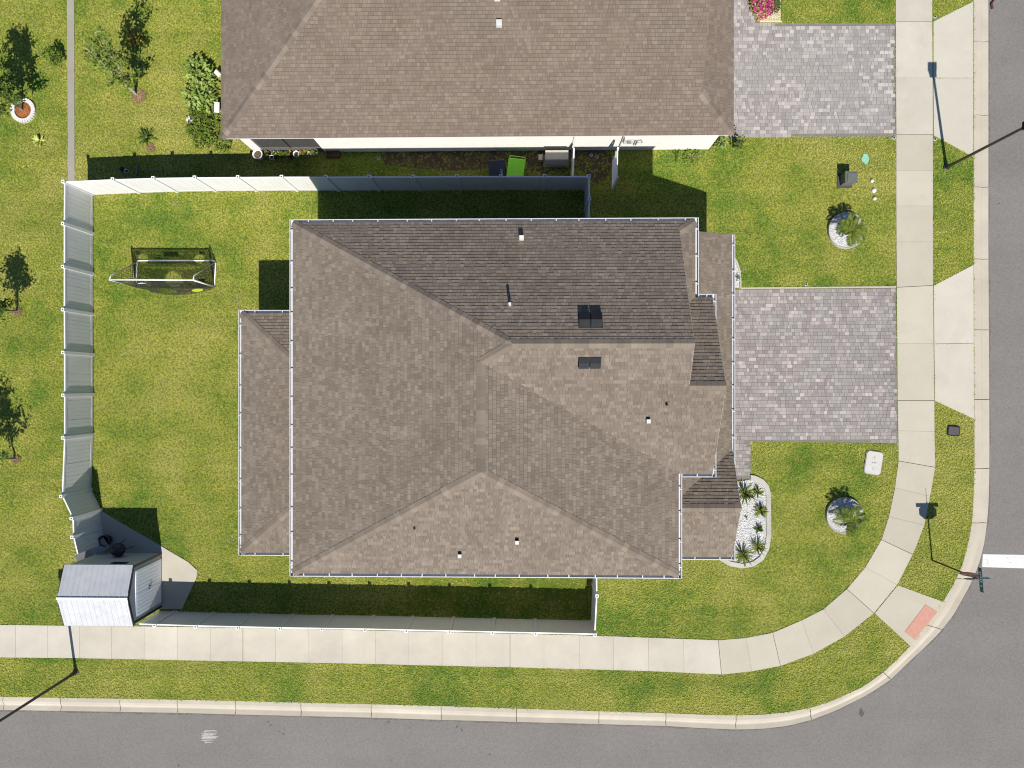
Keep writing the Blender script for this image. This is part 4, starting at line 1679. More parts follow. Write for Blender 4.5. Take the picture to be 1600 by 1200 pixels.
GW, GHH = (br_ - bl).length, gh
HOLES = [(GW * 0.5, GHH * 0.36, 0.36), (GW * 0.14, GHH * 0.80, 0.22), (GW * 0.86, GHH * 0.80, 0.22), (GW * 0.16, GHH * 0.22, 0.22), (GW * 0.84, GHH * 0.22, 0.22)]
hole = lambda s, t_: any((s * GW - a) ** 2 + (t_ * GHH - b) ** 2 < r_ * r_ for a, b, r_ in HOLES)
sheet = lattice(bl + Vector((0, -0.03, 0.02)), br_ - bl, Vector((0, 0, gh - 0.06)), 76, 44, 0.020, hole)
def billow(v):
    out = []
    for x, y, z in v:
        f = min(1, max(0, (x - bl.x) / GW))
        out.append((x, y - 0.34 * math.sin(math.pi * f) ** .7 * (1 - min(1, z / gh)) ** .8, z))
    return out


sheet.v = billow(sheet.v)
sh = put("target_sheet", sheet, M['net'], goal, kind='stuff')
for qi, (a, b, r_) in enumerate(HOLES):
    if qi in (0, 1, 2):
        continue
    mb = MB()
    n = 28
    ring = []
    for k in range(n):
        t_ = 6.2832 * k / n
        ring.append((bl.x + a + (br_.y - bl.y) * 0 + r_ * math.cos(t_), r_ * math.sin(t_) + b, r_))
    for k in range(n):
        t0_, t1_ = 6.2832 * k / n, 6.2832 * (k + 1) / n
        for r0, r1 in ((r_ * (.30, 0, 0, .75, .1)[qi], r_ * (.72, 0, 0, 1.0, 1.0)[qi]),):
            f = lambda rr_, tt, dy: (bl.x + a + rr_ * math.cos(tt), bl.y - 0.045 + dy + (br_.y - bl.y) * a / GW, b + rr_ * math.sin(tt))
            mb.poly([f(r0, t0_, 0), f(r1, t0_, 0), f(r1, t1_, 0), f(r0, t1_, 0)])
            mb.poly([f(r0, t1_, .008), f(r1, t1_, .008), f(r1, t0_, .008), f(r0, t0_, .008)])
    mb.v = billow(mb.v)
    put("target_ring", mb, M['yellow'], goal)
mb = MB()
for fx, w_, z_, h_ in ((0.5, 0.62, gh - 0.24, 0.2), (0.08, 0.2, gh - 0.16, 0.16), (0.9, 0.22, gh - 0.16, 0.16)):
    mb.box((bl.x + GW * fx, bl.y - 0.04, z_), (w_, 0.01, h_))
put("banner_patch", mb, M['net'], goal)
mb = MB(); mb.box((bl.x + GW * .33, bl.y - .10, gh * .80), (.34, .012, .10)); mb.box((bl.x + GW * .33 + .05, bl.y - .10, gh * .87), (.14, .012, .05))
put("white_emblem", mb, M['whitetube'], goal, kind='stuff')
mb = lattice(kl + Vector((0, 0, 0.02)), kr - kl, tl - kl, 30, 20, 0.009)
put("net", mb, M['net'], goal, kind='stuff')
mb = MB()
for a, b, cc in ((bl, tl, kl), (br_, tr_, kr)):
    for k in range(1, 12):
        f = k / 12
        mb.bar(a.lerp(b, f), cc.lerp(b, f), 0.009, 0.009)
        mb.bar(a.lerp(cc, f) + Vector((0, 0, .03)), b.lerp(cc, f), 0.009, 0.009)
put("side_net", mb, M['net'], goal, kind='stuff')

# ------------------------------------------------------------------ street lamps
LAMP_H = 4.42


def lamp(base, label):
    t = thing("street_lamp", label, "street lamp", tuple(base), "black street lamps on the grass verges")
    mb = MB(); mb.lathe([(0.13, 0), (0.13, 0.05), (0.09, 0.08), (0.075, 0.35), (0.06, 0.4)], n=14); local("base", mb, M['bronze'], t)
    mb = MB(); mb.tube([(0, 0, 0.05), (0, 0, LAMP_H)], [0.062, 0.05], 12); local("pole", mb, M['bronze'], t)
    mb = MB(); mb.lathe([(0.04, 0), (0.07, 0.03), (0.10, 0.12), (0.185, 0.16)], (0, 0, LAMP_H), 4); hd = local("lantern_base", mb, M['dark'], t)
    mb = MB(); mb.lathe([(0.18, 0.16), (0.215, 0.52)], (0, 0, LAMP_H), 4); local("lantern_glass", mb, M['ventdark'], t)
    mb = MB(); mb.lathe([(0.26, 0.52), (0.26, 0.55), (0.10, 0.64), (0.05, 0.70), (0.001, 0.72)], (0, 0, LAMP_H), 4); local("lantern_cap", mb, M['dark'], t)
    for k in range(4):
        a_ = k * math.pi / 2
        mb = MB(); mb.tube([(0.185 * math.cos(a_), 0.185 * math.sin(a_), LAMP_H + .16), (0.225 * math.cos(a_), 0.225 * math.sin(a_), LAMP_H + .52)], 0.012, 5)
        local("lantern_rib", mb, M['dark'], t)
    return t


l1 = lamp(at(1478, 262, 0), "black street lamp on the verge by the neighbour's driveway apron")
l1.rotation_euler = (0, 0, R(45))
dup(l1, at(119, 1050, 0), R(45), "black street lamp on the verge below the storage shed")

# ------------------------------------------------------------------ stop sign with street name blades
b = at(1456, 875, 0)
t = thing("stop_sign", "red octagonal stop sign with street name blades on the corner verge", "stop sign", tuple(b))
mb = MB(); mb.tube([(0, 0, 0), (0, 0, 2.74)], 0.034, 10); local("post", mb, M['bronze'], t)
mb = MB()
zc, ro = 2.33, 0.39
oc = [(ro * math.cos(math.pi / 8 + k * math.pi / 4), ro * math.sin(math.pi / 8 + k * math.pi / 4)) for k in range(8)]


def vert_plate(mb, pts, y0, y1, zc, mi=0):
    n = len(pts)
    v0 = len(mb.v)
    mb.v.extend([(-x, y1, zc + z) for x, z in pts])
    mb.v.extend([(-x, y0, zc + z) for x, z in pts])
    mb.f.append(tuple(v0 + i for i in range(n))); mb.m.append(mi)
    mb.f.append(tuple(v0 + n + i for i in reversed(range(n)))); mb.m.append(mi)
    for i in range(n):
        j = (i + 1) % n
        mb.f.append((v0 + i, v0 + n + i, v0 + n + j, v0 + j)); mb.m.append(mi)


vert_plate(mb, oc, 0.040, 0.044, zc)
pl = local("sign_plate", mb, M['signwhite'], t)
mb = MB(); vert_plate(mb, [(x * 0.93, y * 0.93) for x, y in oc], 0.0445, 0.047, zc); local("sign_face", mb, M['red'], pl)


def text_obj(name, s, size, loc, rot, mat, parent, ext=0.002):
    cu = bpy.data.curves.new(name, 'FONT')
    cu.body = s
    cu.size = size
    cu.align_x = 'CENTER'
    cu.align_y = 'CENTER'
    cu.extrude = ext
    cu.resolution_u = 2
    o = bpy.data.objects.new(name, cu)
    COL.objects.link(o)
    o.location, o.rotation_euler = loc, rot
    bpy.context.view_layer.update()
    me = bpy.data.meshes.new_from_object(o.evaluated_get(bpy.context.evaluated_depsgraph_get()))
    bpy.data.objects.remove(o)
    me.materials.clear()
    me.materials.append(mat)
    m = link(name, me, parent)
    m.location, m.rotation_euler = loc, rot
    return m


t.rotation_euler = (0, R(2.2), 0)
text_obj("lettering", "STOP", 0.30, (0, 0.050, zc), (R(90), 0, R(180)), M['signwhite'], pl)
for k, (ang, z) in enumerate(((R(90) + R(5), 2.92), (R(2), 2.72))):
    mb = MB(); mb.box((0, 0, z), (0.92, 0.012, 0.19), rz=ang); bl_ = local("name_blade", mb, M['teal'], t)
    nx_, ny_ = -math.sin(ang), math.cos(ang)
    mb = MB()
    for sgn in (-1, 1):
        for q in range(7):
            u_ = (q - 3) * 0.085 + 0.03
            if q == 1:
                continue
            mb.box((u_ * math.cos(ang) + nx_ * .009 * sgn, u_ * math.sin(ang) + ny_ * .009 * sgn, z), (0.045, 0.004, 0.085), rz=ang)
    local("name_marks", mb, M['signwhite'], bl_, kind='stuff')
mb = MB(); mb.box((0, 0, 2.80), (0.05, 0.05, 0.1)); local("blade_bracket", mb, M['alu'], t)

# ------------------------------------------------------------------ utility things
p = at(1319, 283, 0)
t = thing("utility_pedestal", "grey-green utility box standing on the front lawn between the driveways", "utility box", tuple(p))
mb = MB(); mb.box((0.02, 0, 0.28), (0.44, 0.42, 0.56)); local("body", mb, M['util'], t)
mb = MB(); mb.box((0.02, -0.01, 0.58), (0.50, 0.47, 0.05)); mb.box((0.06, -0.03, 0.615), (0.40, 0.36, 0.025)); local("lid", mb, M['util'], t)
mb = MB(); mb.box((0, 0, 0.03), (0.62, 0.60, 0.06)); local("pad", mb, M['ring'], t)
for (px, py, r_, lab) in ((1362, 283, 0.075, "small white round cap in the grass, nearest the utility box lid"), (1365, 298, 0.095, "largest white round cap, middle one of three in the lawn"), (1366, 310.5, 0.075, "small white round cap of three, closest to the palm ring")):
    mb = MB(); p = at(px, py, 0); mb.lathe([(r_, 0), (r_, 0.06), (r_ * .8, 0.085), (0.001, 0.09)], n=18)
    o = link("pipe_cap", mb.mesh("pipe_cap", M['pipe'], True)); o.location = p
    tag(o, lab, "pipe cap", "white pipe caps in the front lawn")
mb = MB(); p = at(1352, 248, 0)
rr = random.Random(9)
pts = [(p.x + rr.uniform(.12, .2) * math.cos(a_ * .52), p.y + rr.uniform(.18, .26) * math.sin(a_ * .52)) for a_ in range(12)]
mb.prism(pts, -0.02, 0.02)
tag(put("paint_mark", mb, M['cyan']), "pale turquoise spray mark on the lawn near the utility box", "paint mark")
# meter lids
b = at(1364, 723, 0)
t = thing("meter_box_lid", "pale rounded meter box lid in the lawn beside the pavement", "meter lid", tuple(b), rz=R(-9))
mb = MB()
def rrect(w, h, r_):
    out = []
    for cx, cy, a0_ in ((w/2-r_, h/2-r_, 0), (-w/2+r_, h/2-r_, 90), (-w/2+r_, -h/2+r_, 180), (w/2-r_, -h/2+r_, 270)):
        for k in range(5):
            a_ = R(a0_ + k * 22.5); out.append((cx + r_ * math.cos(a_), cy + r_ * math.sin(a_)))
    return out
mb.prism(rrect(0.66, 0.94, 0.14), -0.05, 0.075); local("lid", mb, M['lid'], t)
mb = MB(); mb.prism(rrect(0.72, 1.0, 0.16), -0.05, 0.055); local("collar", mb, M['strip'], t)
mb = MB()
for x, y, w_, h_ in ((0, 0.24, 0.03, 0.1), (0, -0.24, 0.03, 0.08), (-0.06, 0.0, 0.05, 0.04), (0.0, 0.02, 0.04, 0.05), (0.05, 0.01, 0.05, 0.04), (0.09, 0.03, 0.02, 0.06)):
    mb.box((x, y, 0.0755), (w_, h_, 0.004))
local("lid_mark", mb, M['lidmark'], t, kind='stuff')
b = at(1489, 673, 0)
t = thing("meter_box_lid", "small dark grey meter box lid in the verge by the kerb", "meter lid", tuple(b), rz=R(-5))
mb = MB(); mb.prism(rrect(0.44, 0.34, 0.06), -0.05, 0.07); local("lid", mb, M['meterdark'], t)
mb = MB(); mb.prism(rrect(0.52, 0.42, 0.08), -0.05, 0.05); local("collar", mb, M['ventdark'], t)
# sprinkler heads
SPR = [(1259, 445, "by the big driveway's edge"), (1396, 216, "at the neighbour's driveway corner"), (1460, 218, "beside the neighbour's apron, next to the street lamp"), (1460, 27, "at the far corner of the neighbour's apron"),
       (592, 248, "in the shaded strip left of the green bin"), (924, 243, "in bare soil, the duller of a pair"), (933, 246, "in bare soil, the whiter of a pair"), (1092, 244, "in sunlit grass by the neighbour's white wall")]
spr = MB(); spr.lathe([(0.065, 0), (0.065, 0.05), (0.04, 0.055), (0.035, 0.03), (0.001, 0.03)], n=16)
spm = spr.mesh("sprinkler_ring", M['lid'])
sph = MB(); sph.lathe([(0.032, 0.03), (0.032, 0.08), (0.001, 0.082)], n=10)
sphm = sph.mesh("sprinkler_head", M['dark'])
for px, py, w_ in SPR:
    o = link("sprinkler", spm); o.location = at(px, py, 0)
    tag(o, "white ringed lawn sprinkler " + w_, "sprinkler", "lawn sprinklers")
    link("sprinkler_nozzle", sphm, o)
# beige utility cabinet and its small companion against the neighbour's wall
p0, p1 = at(852, 235, 0.85), at(888, 249, 0.85)
cx, cy = (p0.x + p1.x) / 2, (p0.y + p1.y) / 2
t = thing("air_conditioner", "beige outdoor air conditioning cabinet by the neighbour's wall", "air conditioner", (cx, cy, 0))
wd, dp = p1.x - p0.x, p0.y - p1.y
mb = MB(); mb.box((0, 0, 0.46), (wd - 0.03, dp - 0.02, 0.74)); local("body", mb, M['beige'], t)
mb = MB(); mb.box((0, 0, 0.84), (wd, dp, 0.03)); local("top_panel", mb, M['beige'], t)
mb = MB(); mb.box((0, 0, 0.045), (wd + 0.12, dp + 0.12, 0.09)); local("pad", mb, M['strip'], t)
for k in range(7):
    mb = MB(); mb.box((0, -dp / 2 - 0.002, 0.18 + k * 0.09), (wd - 0.14, 0.025, 0.03)); local("louvre", mb, M['beige'], t)
p = at(844.5, 246, 0.3)
t = thing("junction_box", "small pale box beside the beige air conditioner", "box", (p.x, p.y, 0))
mb = MB(); mb.box((0, 0, 0.16), (0.14, 0.2, 0.32)); local("body", mb, M['beige'], t)
mb = MB(); mb.box((0, 0, 0.33), (0.17, 0.23, 0.02)); local("lid", mb, M['beige'], t)


# wheeled bins behind the long fence
def bin_(px, py, label, mat, matlid, rz, h=1.02):
    p = at(px, py, h)
    t = thing("wheeled_bin", label, "wheelie bin", (p.x, p.y, 0), "wheeled bins behind the fence", rz)
    mb = MB()
    w0, w1, d0, d1 = 0.25, 0.33, 0.27, 0.40
    n = 0
    mb.v = [(-w0, -d0, .06), (w0, -d0, .06), (w0, d0, .06), (-w0, d0, .06), (-w1, -d1, h - .08), (w1, -d1, h - .08), (w1, d1, h - .08), (-w1, d1, h - .08)]
    mb.f = [(3, 2, 1, 0), (4, 5, 6, 7), (0, 1, 5, 4), (1, 2, 6, 5), (2, 3, 7, 6), (3, 0, 4, 7)]; mb.m = [0] * 6
    local("body", mb, mat, t)
    mb = MB()
    mb.v = [(-w1 - .02, -d1 - .03, h - .07), (w1 + .02, -d1 - .03, h - .07), (w1 + .02, d1 + .02, h - .07), (-w1 - .02, d1 + .02, h - .07),
            (-w1 + .04, -d1 + .03, h), (w1 - .04, -d1 + .03, h), (w1 - .04, d1 - .03, h + .02), (-w1 + .04, d1 - .03, h + .02)]
    mb.f = [(3, 2, 1, 0), (4, 5, 6, 7), (0, 1, 5, 4), (1, 2, 6, 5), (2, 3, 7, 6), (3, 0, 4, 7)]; mb.m = [0] * 6
    local("lid", mb, matlid, t)
    mb = MB(); mb.tube([(-w1, d1 + .02, h - .06), (-w1 + .02, d1 + .1, h - .05), (w1 - .02, d1 + .1, h - .05), (w1, d1 + .02, h - .06)], 0.018, 8); local("handle", mb, matlid, t)
    for s in (-1, 1):
        mb = MB(); mb.tube([(s * 0.27, d0 - .03, .13), (s * 0.33, d0 - .03, .13)], 0.13, 14); local("wheel", mb, M['dark'], t)
    return t


bin_(806, 263, "lime green lidded wheelie bin behind the white fence", M['green'], M['green'], R(-8))
tb = bin_(777, 265, "navy wheelie bin beside the lime green one", M['navy'], M['navy'], R(4), 0.98)
mb = MB()
for k in range(3):
    mb.box((0.17, -0.03 - k * 0.09, 0.996), (0.09, 0.055, 0.006))
local("lid_mark", mb, M['grey'], tb, kind='stuff')

# ------------------------------------------------------------------ pots by the neighbour's screened lanai
def pot(px, py, r_, h, mat, label, group=None, plant=None, z=0.0, seed=0):
    p = at(px, py, h)
    t = thing("plant_pot", label, "plant pot", (p.x, p.y, z), group)
    mb = MB(); mb.lathe([(r_ * .68, 0), (r_, h), (r_ * 1.08, h), (r_ * 1.08, h - .02), (r_ * .80, h - .02), (r_ * .78, h - .07)], n=18); local("pot", mb, mat, t, True)
    mb = MB(); mb.lathe([(r_ * .79, h - .08), (0.001, h - .06)], n=14); local("soil", mb, M['soil'], t)
    if plant:
        rnd = random.Random(seed)
        mb = MB()
        for k in range(plant[0]):
            a_ = rnd.uniform(0, 6.28); el = rnd.uniform(.3, 1.2); L = plant[1] * rnd.uniform(.6, 1.1)
            d = Vector((math.cos(a_) * math.cos(el), math.sin(a_) * math.cos(el), math.sin(el)))
            s = Vector((-math.sin(a_), math.cos(a_), 0)) * L * .22
            o0 = Vector((0, 0, h - .06))
            mb.poly([o0, o0 + d * L * .5 + s, o0 + d * L, o0 + d * L * .5 - s])
        local("leaves", mb, M[plant[2]], t)
    return t


pot(402, 240.5, 0.20, 0.42, M['pot'], "large round white plant pot at the neighbour's lanai corner", seed=1)
pot(424, 245.5, 0.095, 0.25, M['pot'], "small white-rimmed pot standing in front of the pot row")
rr = random.Random(31)
k = 0
for px in (418, 428, 434, 440.5, 447, 453.5, 470, 477.5, 484, 490):
    for row in ((239.0, 243.5) if px < 458 else (238.5,)):
        pot(px + rr.uniform(-1, 1), row + rr.uniform(-.6, .6), rr.uniform(.075, .10), rr.uniform(.15, .24), M['potdark'] if rr.random() < .6 else M['pot'],
            "small potted plant in the crowded row under the lanai screen", "small pots under the lanai screen", (14, .18, rr.choice(['leaf', 'leafl', 'leafo'])), seed=k)
        k += 1
pot(462.5, 240, 0.125, 0.24, M['pot'], "white rimmed round pot partway along the small pot row", plant=(10, .12, 'leaf'), seed=77)
mb = MB()
q = wp([(466, 237.5), (498, 237.5), (498, 243.5), (466, 244)], 0.1)
mb.prism(q, 0, 0.06)
tag(put("planter_tray", mb, M['leafb']), "lime coloured planter tray at the end of the pot row", "planter tray")
p = at(519.5, 240, 0.2)
t = thing("trough_planter", "dark red-brown rectangular trough by the neighbour's shaded wall", "planter", (p.x, p.y, 0))
mb = MB()
for x, y, sx, sy in ((0, .10, .56, .03), (0, -.10, .56, .03), (-.265, 0, .03, .17), (.265, 0, .03, .17)):
    mb.box((x, y, .1), (sx, sy, .2))
local("rim", mb, M['terra'], t)
mb = MB(); mb.box((0, 0, .08), (.49, .165, .14)); local("soil", mb, M['soil'], t)


# ------------------------------------------------------------------ vegetation
def leaf_quad(mb, p, d, L, w, droop=0.0, roll=None, rnd=random):
    d = d.normalized()
    s = d.cross(Vector((0, 0, 1)))
    if s.length < 1e-3:
        s = Vector((1, 0, 0))
    s.normalize()
    if roll:
        s = Matrix.Rotation(roll, 3, d) @ s
    m = p + d * L * 0.5 + Vector((0, 0, -droop * L * 0.15))
    e = p + d * L + Vector((0, 0, -droop * L * 0.6))
    mb.poly([p, m + s * w / 2, e, m - s * w / 2])


def strap_leaf(mb, p, a_, el, L, w, bend):
    """Long arching leaf of three segments, tapering to a point."""
    d = Vector((math.cos(a_) * math.cos(el), math.sin(a_) * math.cos(el), math.sin(el)))
    s = Vector((-math.sin(a_), math.cos(a_), 0))
    pts = [(0, .7), (.35, 1.0), (.7, .75)]
    prev = None
    n = len(mb.v)
    for f, k in pts:
        c_ = p + d * L * f + Vector((0, 0, -bend * L * f * f))
        mb.v.append(tuple(c_ - s * w * k / 2)); mb.v.append(tuple(c_ + s * w * k / 2))
    tip = p + d * L + Vector((0, 0, -bend * L))
    mb.v.append(tuple(tip))
    mb.f += [(n, n + 1, n + 3, n + 2), (n + 2, n + 3, n + 5, n + 4), (n + 4, n + 5, n + 6)]
    mb.m += [0, 0, 0]


def rosette(px, py, label, mat, n, L, w, cat="plant", el=(.25, 1.2), bend=.25, seed=0, z=0.0, name="spiky_plant", group=None):
    rnd = random.Random(seed)
    t = thing(name, label, cat, tuple(at(px, py, z)), group)
    mb = MB()
    for k in range(n):
        strap_leaf(mb, Vector((rnd.uniform(-.02, .02), rnd.uniform(-.02, .02), .02)), k * 2.39996 + rnd.uniform(-.3, .3), rnd.uniform(*el), L * rnd.uniform(.7, 1.1), w * rnd.uniform(.8, 1.2), bend * rnd.uniform(.6, 1.4))
    local("leaves", mb, M[mat], t)
    mb = MB(); mb.lathe([(w * .5, 0), (w * .4, .08), (0.001, .1)], n=8); local("stem", mb, M['bark'], t)
    return t


def shrub(px, py, label, mat, r_, h, n, leaf, seed=0, cat="shrub", name="leafy_shrub", z=0.0, group=None, flat=1.0, stretch=1.0):
    rnd = random.Random(seed)
    t = thing(name, label, cat, tuple(at(px, py, z)), group)
    mb = MB()
    for k in range(n):
        a_ = rnd.uniform(0, 6.283); rad = r_ * math.sqrt(rnd.random()); zz = h * (0.25 + .75 * rnd.random()) * math.sqrt(max(0.05, 1 - (rad / r_) ** 2 * .8))
        p = Vector((rad * math.cos(a_), rad * math.sin(a_) * stretch, zz))
        d = Vector((math.cos(a_) + rnd.uniform(-.8, .8), math.sin(a_) + rnd.uniform(-.8, .8), rnd.uniform(-.2, .7) * flat))
        leaf_quad(mb, p, d, leaf * rnd.uniform(.6, 1.2), leaf * rnd.uniform(.4, .65), rnd.uniform(0, .6), rnd.uniform(-.5, .5))
    local("foliage", mb, M[mat], t)
    mb = MB()
    for k in range(6):
        a_ = k * 1.05; mb.tube([(0.03 * math.cos(a_), 0.03 * math.sin(a_), 0), (r_ * .5 * math.cos(a_), r_ * .5 * math.sin(a_) * stretch, h * .7)], [.02, .008], 5)
    local("stem", mb, M['bark'], t)
    return t


def shrub_multi(px, py, label, mat, lobes, h, n, leaf, seed):
    rnd = random.Random(seed)
    t = thing("leafy_shrub", label, "shrub", tuple(at(px, py, 0)))
    mb, st = MB(), MB()
    for k in range(n):
        cx, cy, r_ = lobes[rnd.randrange(len(lobes))]
        a_, rad = rnd.uniform(0, 6.283), r_ * math.sqrt(rnd.random())
        p = Vector((cx + rad * math.cos(a_), cy + rad * math.sin(a_), h * r_ * 2 * rnd.uniform(.25, 1.0)))
        d = Vector((math.cos(a_) + rnd.uniform(-.8, .8), math.sin(a_) + rnd.uniform(-.8, .8), rnd.uniform(-.5, .6)))
        leaf_quad(mb, p, d, leaf * rnd.uniform(.5, 1.25), leaf * rnd.uniform(.4, .7), rnd.uniform(0, .6), rnd.uniform(-.7, .7))
    for cx, cy, r_ in lobes:
        for k in range(3):
            a_ = k * 2.1
            st.tube([(cx, cy, 0), (cx + r_ * .5 * math.cos(a_), cy + r_ * .5 * math.sin(a_), h * r_ * 1.6)], [.018, .007], 5)
    local("foliage", mb, M[mat], t)
    local("stem", st, M['bark'], t)
    return t


def tree(px, py, label, h, cr, z0, nleaf, leaf, mat, seed, bark='bark', group="young trees on the lawns", stems=1, lean=0.0, bias=(0, 0), clumps=26, trunk_r=.045):
    rnd = random.Random(seed)
    t = thing("young_tree", label, "tree", tuple(at(px, py, 0)), group)
    tr = MB()
    tips = []
    for s_ in range(stems):
        a0_ = rnd.uniform(0, 6.28)
        dx, dy = (math.cos(a0_) * lean + bias[0], math.sin(a0_) * lean + bias[1]) if stems > 1 else (rnd.uniform(-.1, .1), rnd.uniform(-.1, .1))
        path = []
        for k in range(6):
            f = k / 5
            path.append(Vector((dx * f * h + rnd.uniform(-.04, .04) * (k > 0), dy * f * h + rnd.uniform(-.04, .04) * (k > 0), f * h * .92)))
        tr.tube(path, [trunk_r * (1 - .8 * k / 5) for k in range(6)], 7)
        for b_ in range(clumps // stems):
            f = z0 / h + (1 - z0 / h) * ((b_ + rnd.random()) / (clumps // stems)) * .95
            i = min(4, int(f * 5)); o0 = path[i].lerp(path[i + 1], f * 5 - i) if f * 5 - i <= 1 else path[i + 1]
            a_ = b_ * 2.4 + rnd.uniform(-.5, .5)
            reach = cr * (1.0 - .55 * max(0, (f - z0 / h) / (1 - z0 / h))) * rnd.uniform(.5, 1.05)
            tip = o0 + Vector((math.cos(a_) * reach, math.sin(a_) * reach, reach * rnd.uniform(.3, .9)))
            tr.tube([o0, o0.lerp(tip, .5) + Vector((0, 0, .03)), tip], [.012, .008, .003], 5)
            tips.append((o0, tip))
    local("trunk", tr, M[bark], t)
    cw = MB()
    per = max(4, nleaf // max(1, len(tips)))
    for o0, tip in tips:
        for k in range(per):
            f = rnd.uniform(.35, 1.05)
            p = o0.lerp(tip, f) + Vector((rnd.gauss(0, .09), rnd.gauss(0, .09), rnd.gauss(0, .08)))
            d = Vector((rnd.uniform(-1, 1), rnd.uniform(-1, 1), rnd.uniform(-.6, .5)))
            leaf_quad(cw, p, d, leaf * rnd.uniform(.7, 1.2), leaf * rnd.uniform(.4, .6), .3, rnd.uniform(-.8, .8))
    local("crown", cw, M[mat], t)
    return t


def mulch_ring(px, py, r_in, r_out, label, seed):
    p = at(px, py, 0)
    t = thing("mulch_ring", label, "mulch ring", tuple(p))
    mb = MB(); n = 30; rnd = random.Random(seed)
    for k in range(n):
        a_ = 6.283 * k / n
        rm = (r_in + r_out) / 2
        mb2 = MB()
        mb2.box((rm * math.cos(a_), rm * math.sin(a_), .05), (r_out - r_in, 6.283 * rm / n - .012, .10 + rnd.uniform(0, .02)), rz=a_)
        local("edging_stone", mb2, M['stonering'], t)
    mb = MB(); mb.lathe([(r_in, .02), (r_in * .5, .06), (.001, .07)], n=24); local("mulch", mb, M['mulch'], t)
    mb = MB()
    for k in range(420):
        a_, rd = rnd.uniform(0, 6.28), (r_in - .02) * math.sqrt(rnd.random())
        leaf_quad(mb, Vector((rd * math.cos(a_), rd * math.sin(a_), .05 + .02 * rnd.random())), Vector((rnd.uniform(-1, 1), rnd.uniform(-1, 1), rnd.uniform(-.2, .4))), rnd.uniform(.04, .09), .025)
    local("bark_chips", mb, M['mulch'], t, kind='stuff')


mulch_ring(38, 173.5, 0.36, 0.53, "round tree ring of white stones filled with orange mulch", 3)


def straw(px, py, r_, label, seed, mat='oldmulch', n=240):
    rnd = random.Random(seed)
    p = at(px, py, 0)
    t = thing("mulch_patch", label, "mulch", tuple(p))
    mb = MB(); m = 14
    mb.prism([(r_ * rnd.uniform(.7, 1) * math.cos(6.283 * k / m), r_ * rnd.uniform(.7, 1) * math.sin(6.283 * k / m)) for k in range(m)], -.02, .03); local("mulch_base", mb, M[mat], t)
    mb = MB()
    for k in range(n):
        a_, rd = rnd.uniform(0, 6.28), r_ * 1.1 * math.sqrt(rnd.random())
        leaf_quad(mb, Vector((rd * math.cos(a_), rd * math.sin(a_), .035 + .04 * rnd.random())), Vector((rnd.uniform(-1, 1), rnd.uniform(-1, 1), rnd.uniform(-.2, .5))), rnd.uniform(.05, .12), .02)
    local("straw", mb, M[mat], t, kind='stuff')


straw(218, 151, 0.30, "straw mulch round the foot of the bare branching tree", 1)
straw(236, 232, 0.15, "small heap of tan mulch below the dark green agave", 2)
straw(28, 488, 0.17, "dark mulch at the foot of the middle young tree", 4)
straw(26, 718, 0.17, "dark mulch at the foot of the young tree nearest the shed", 5)

tree(37, 173, "young tree in the white stone ring with orange mulch", 4.0, 1.0, 0.9, 1900, .17, 'leaf', 1)
tree(28, 486, "slim young tree outside the fence level with the soccer goal", 3.3, 0.85, 1.0, 800, .17, 'leaf', 2, clumps=22)
tree(26, 717, "slim young tree outside the fence nearest the storage shed", 3.6, 0.88, 1.0, 980, .17, 'leaf', 15, clumps=26)
tree(213, 148, "sparse multi-stemmed tree with pale bare branches behind the neighbour's house", 4.0, 0.75, 1.0, 1150, .15, 'leafg', 8, bark='palebark', stems=4, lean=.10, bias=(.10, .13), clumps=36, trunk_r=.04)

rosette(63, 222, "bright yellow-green bromeliad on the lawn left of the concrete strip", 'leafy', 26, .42, .075, seed=1, name="bromeliad")
rosette(230, 215, "dark green agave with a tan mulch heap beside it", 'leaf', 26, .52, .085, seed=2, name="agave")
rosette(40, 262, "tiny yellowing sprout on the outer lawn", 'leafy', 9, .20, .03, seed=3, name="sprout", el=(.6, 1.3))
rosette(30, 42, "small weedy sprout near the photo's upper corner", 'leafo', 9, .22, .03, seed=4, name="sprout", el=(.6, 1.3))
shrub(93, 96, "small upright shrub beside the grey concrete strip", 'leafl', .28, 1.0, 240, .13, seed=5)
shrub(212, 63, "small orange-leaved croton under the bare tree's shadow", 'leafo', .30, .35, 130, .13, seed=6, name="croton")
shrub_multi(318, 140, "broad-leaved shrub against the neighbour's back wall, upper clump", 'leafb', [(-.15, .75, .38), (.1, .3, .5), (.25, -.2, .5), (-.25, -.45, .42), (.3, -.7, .4)], .8, 420, .21, 7)
shrub_multi(322, 198, "finer-leaved bushy clump at the neighbour's roof corner", 'leafl', [(.3, .3, .4), (-.1, .1, .5), (.4, -.35, .5), (-.35, -.25, .4), (.0, -.6, .45), (.75, -.75, .35)], .5, 900, .13, 8)
shrub_multi(311, 176, "dark low shrub between the two leafy clumps", 'leaf', [(0, .1, .3), (.3, -.1, .35)], .45, 200, .14, 18)
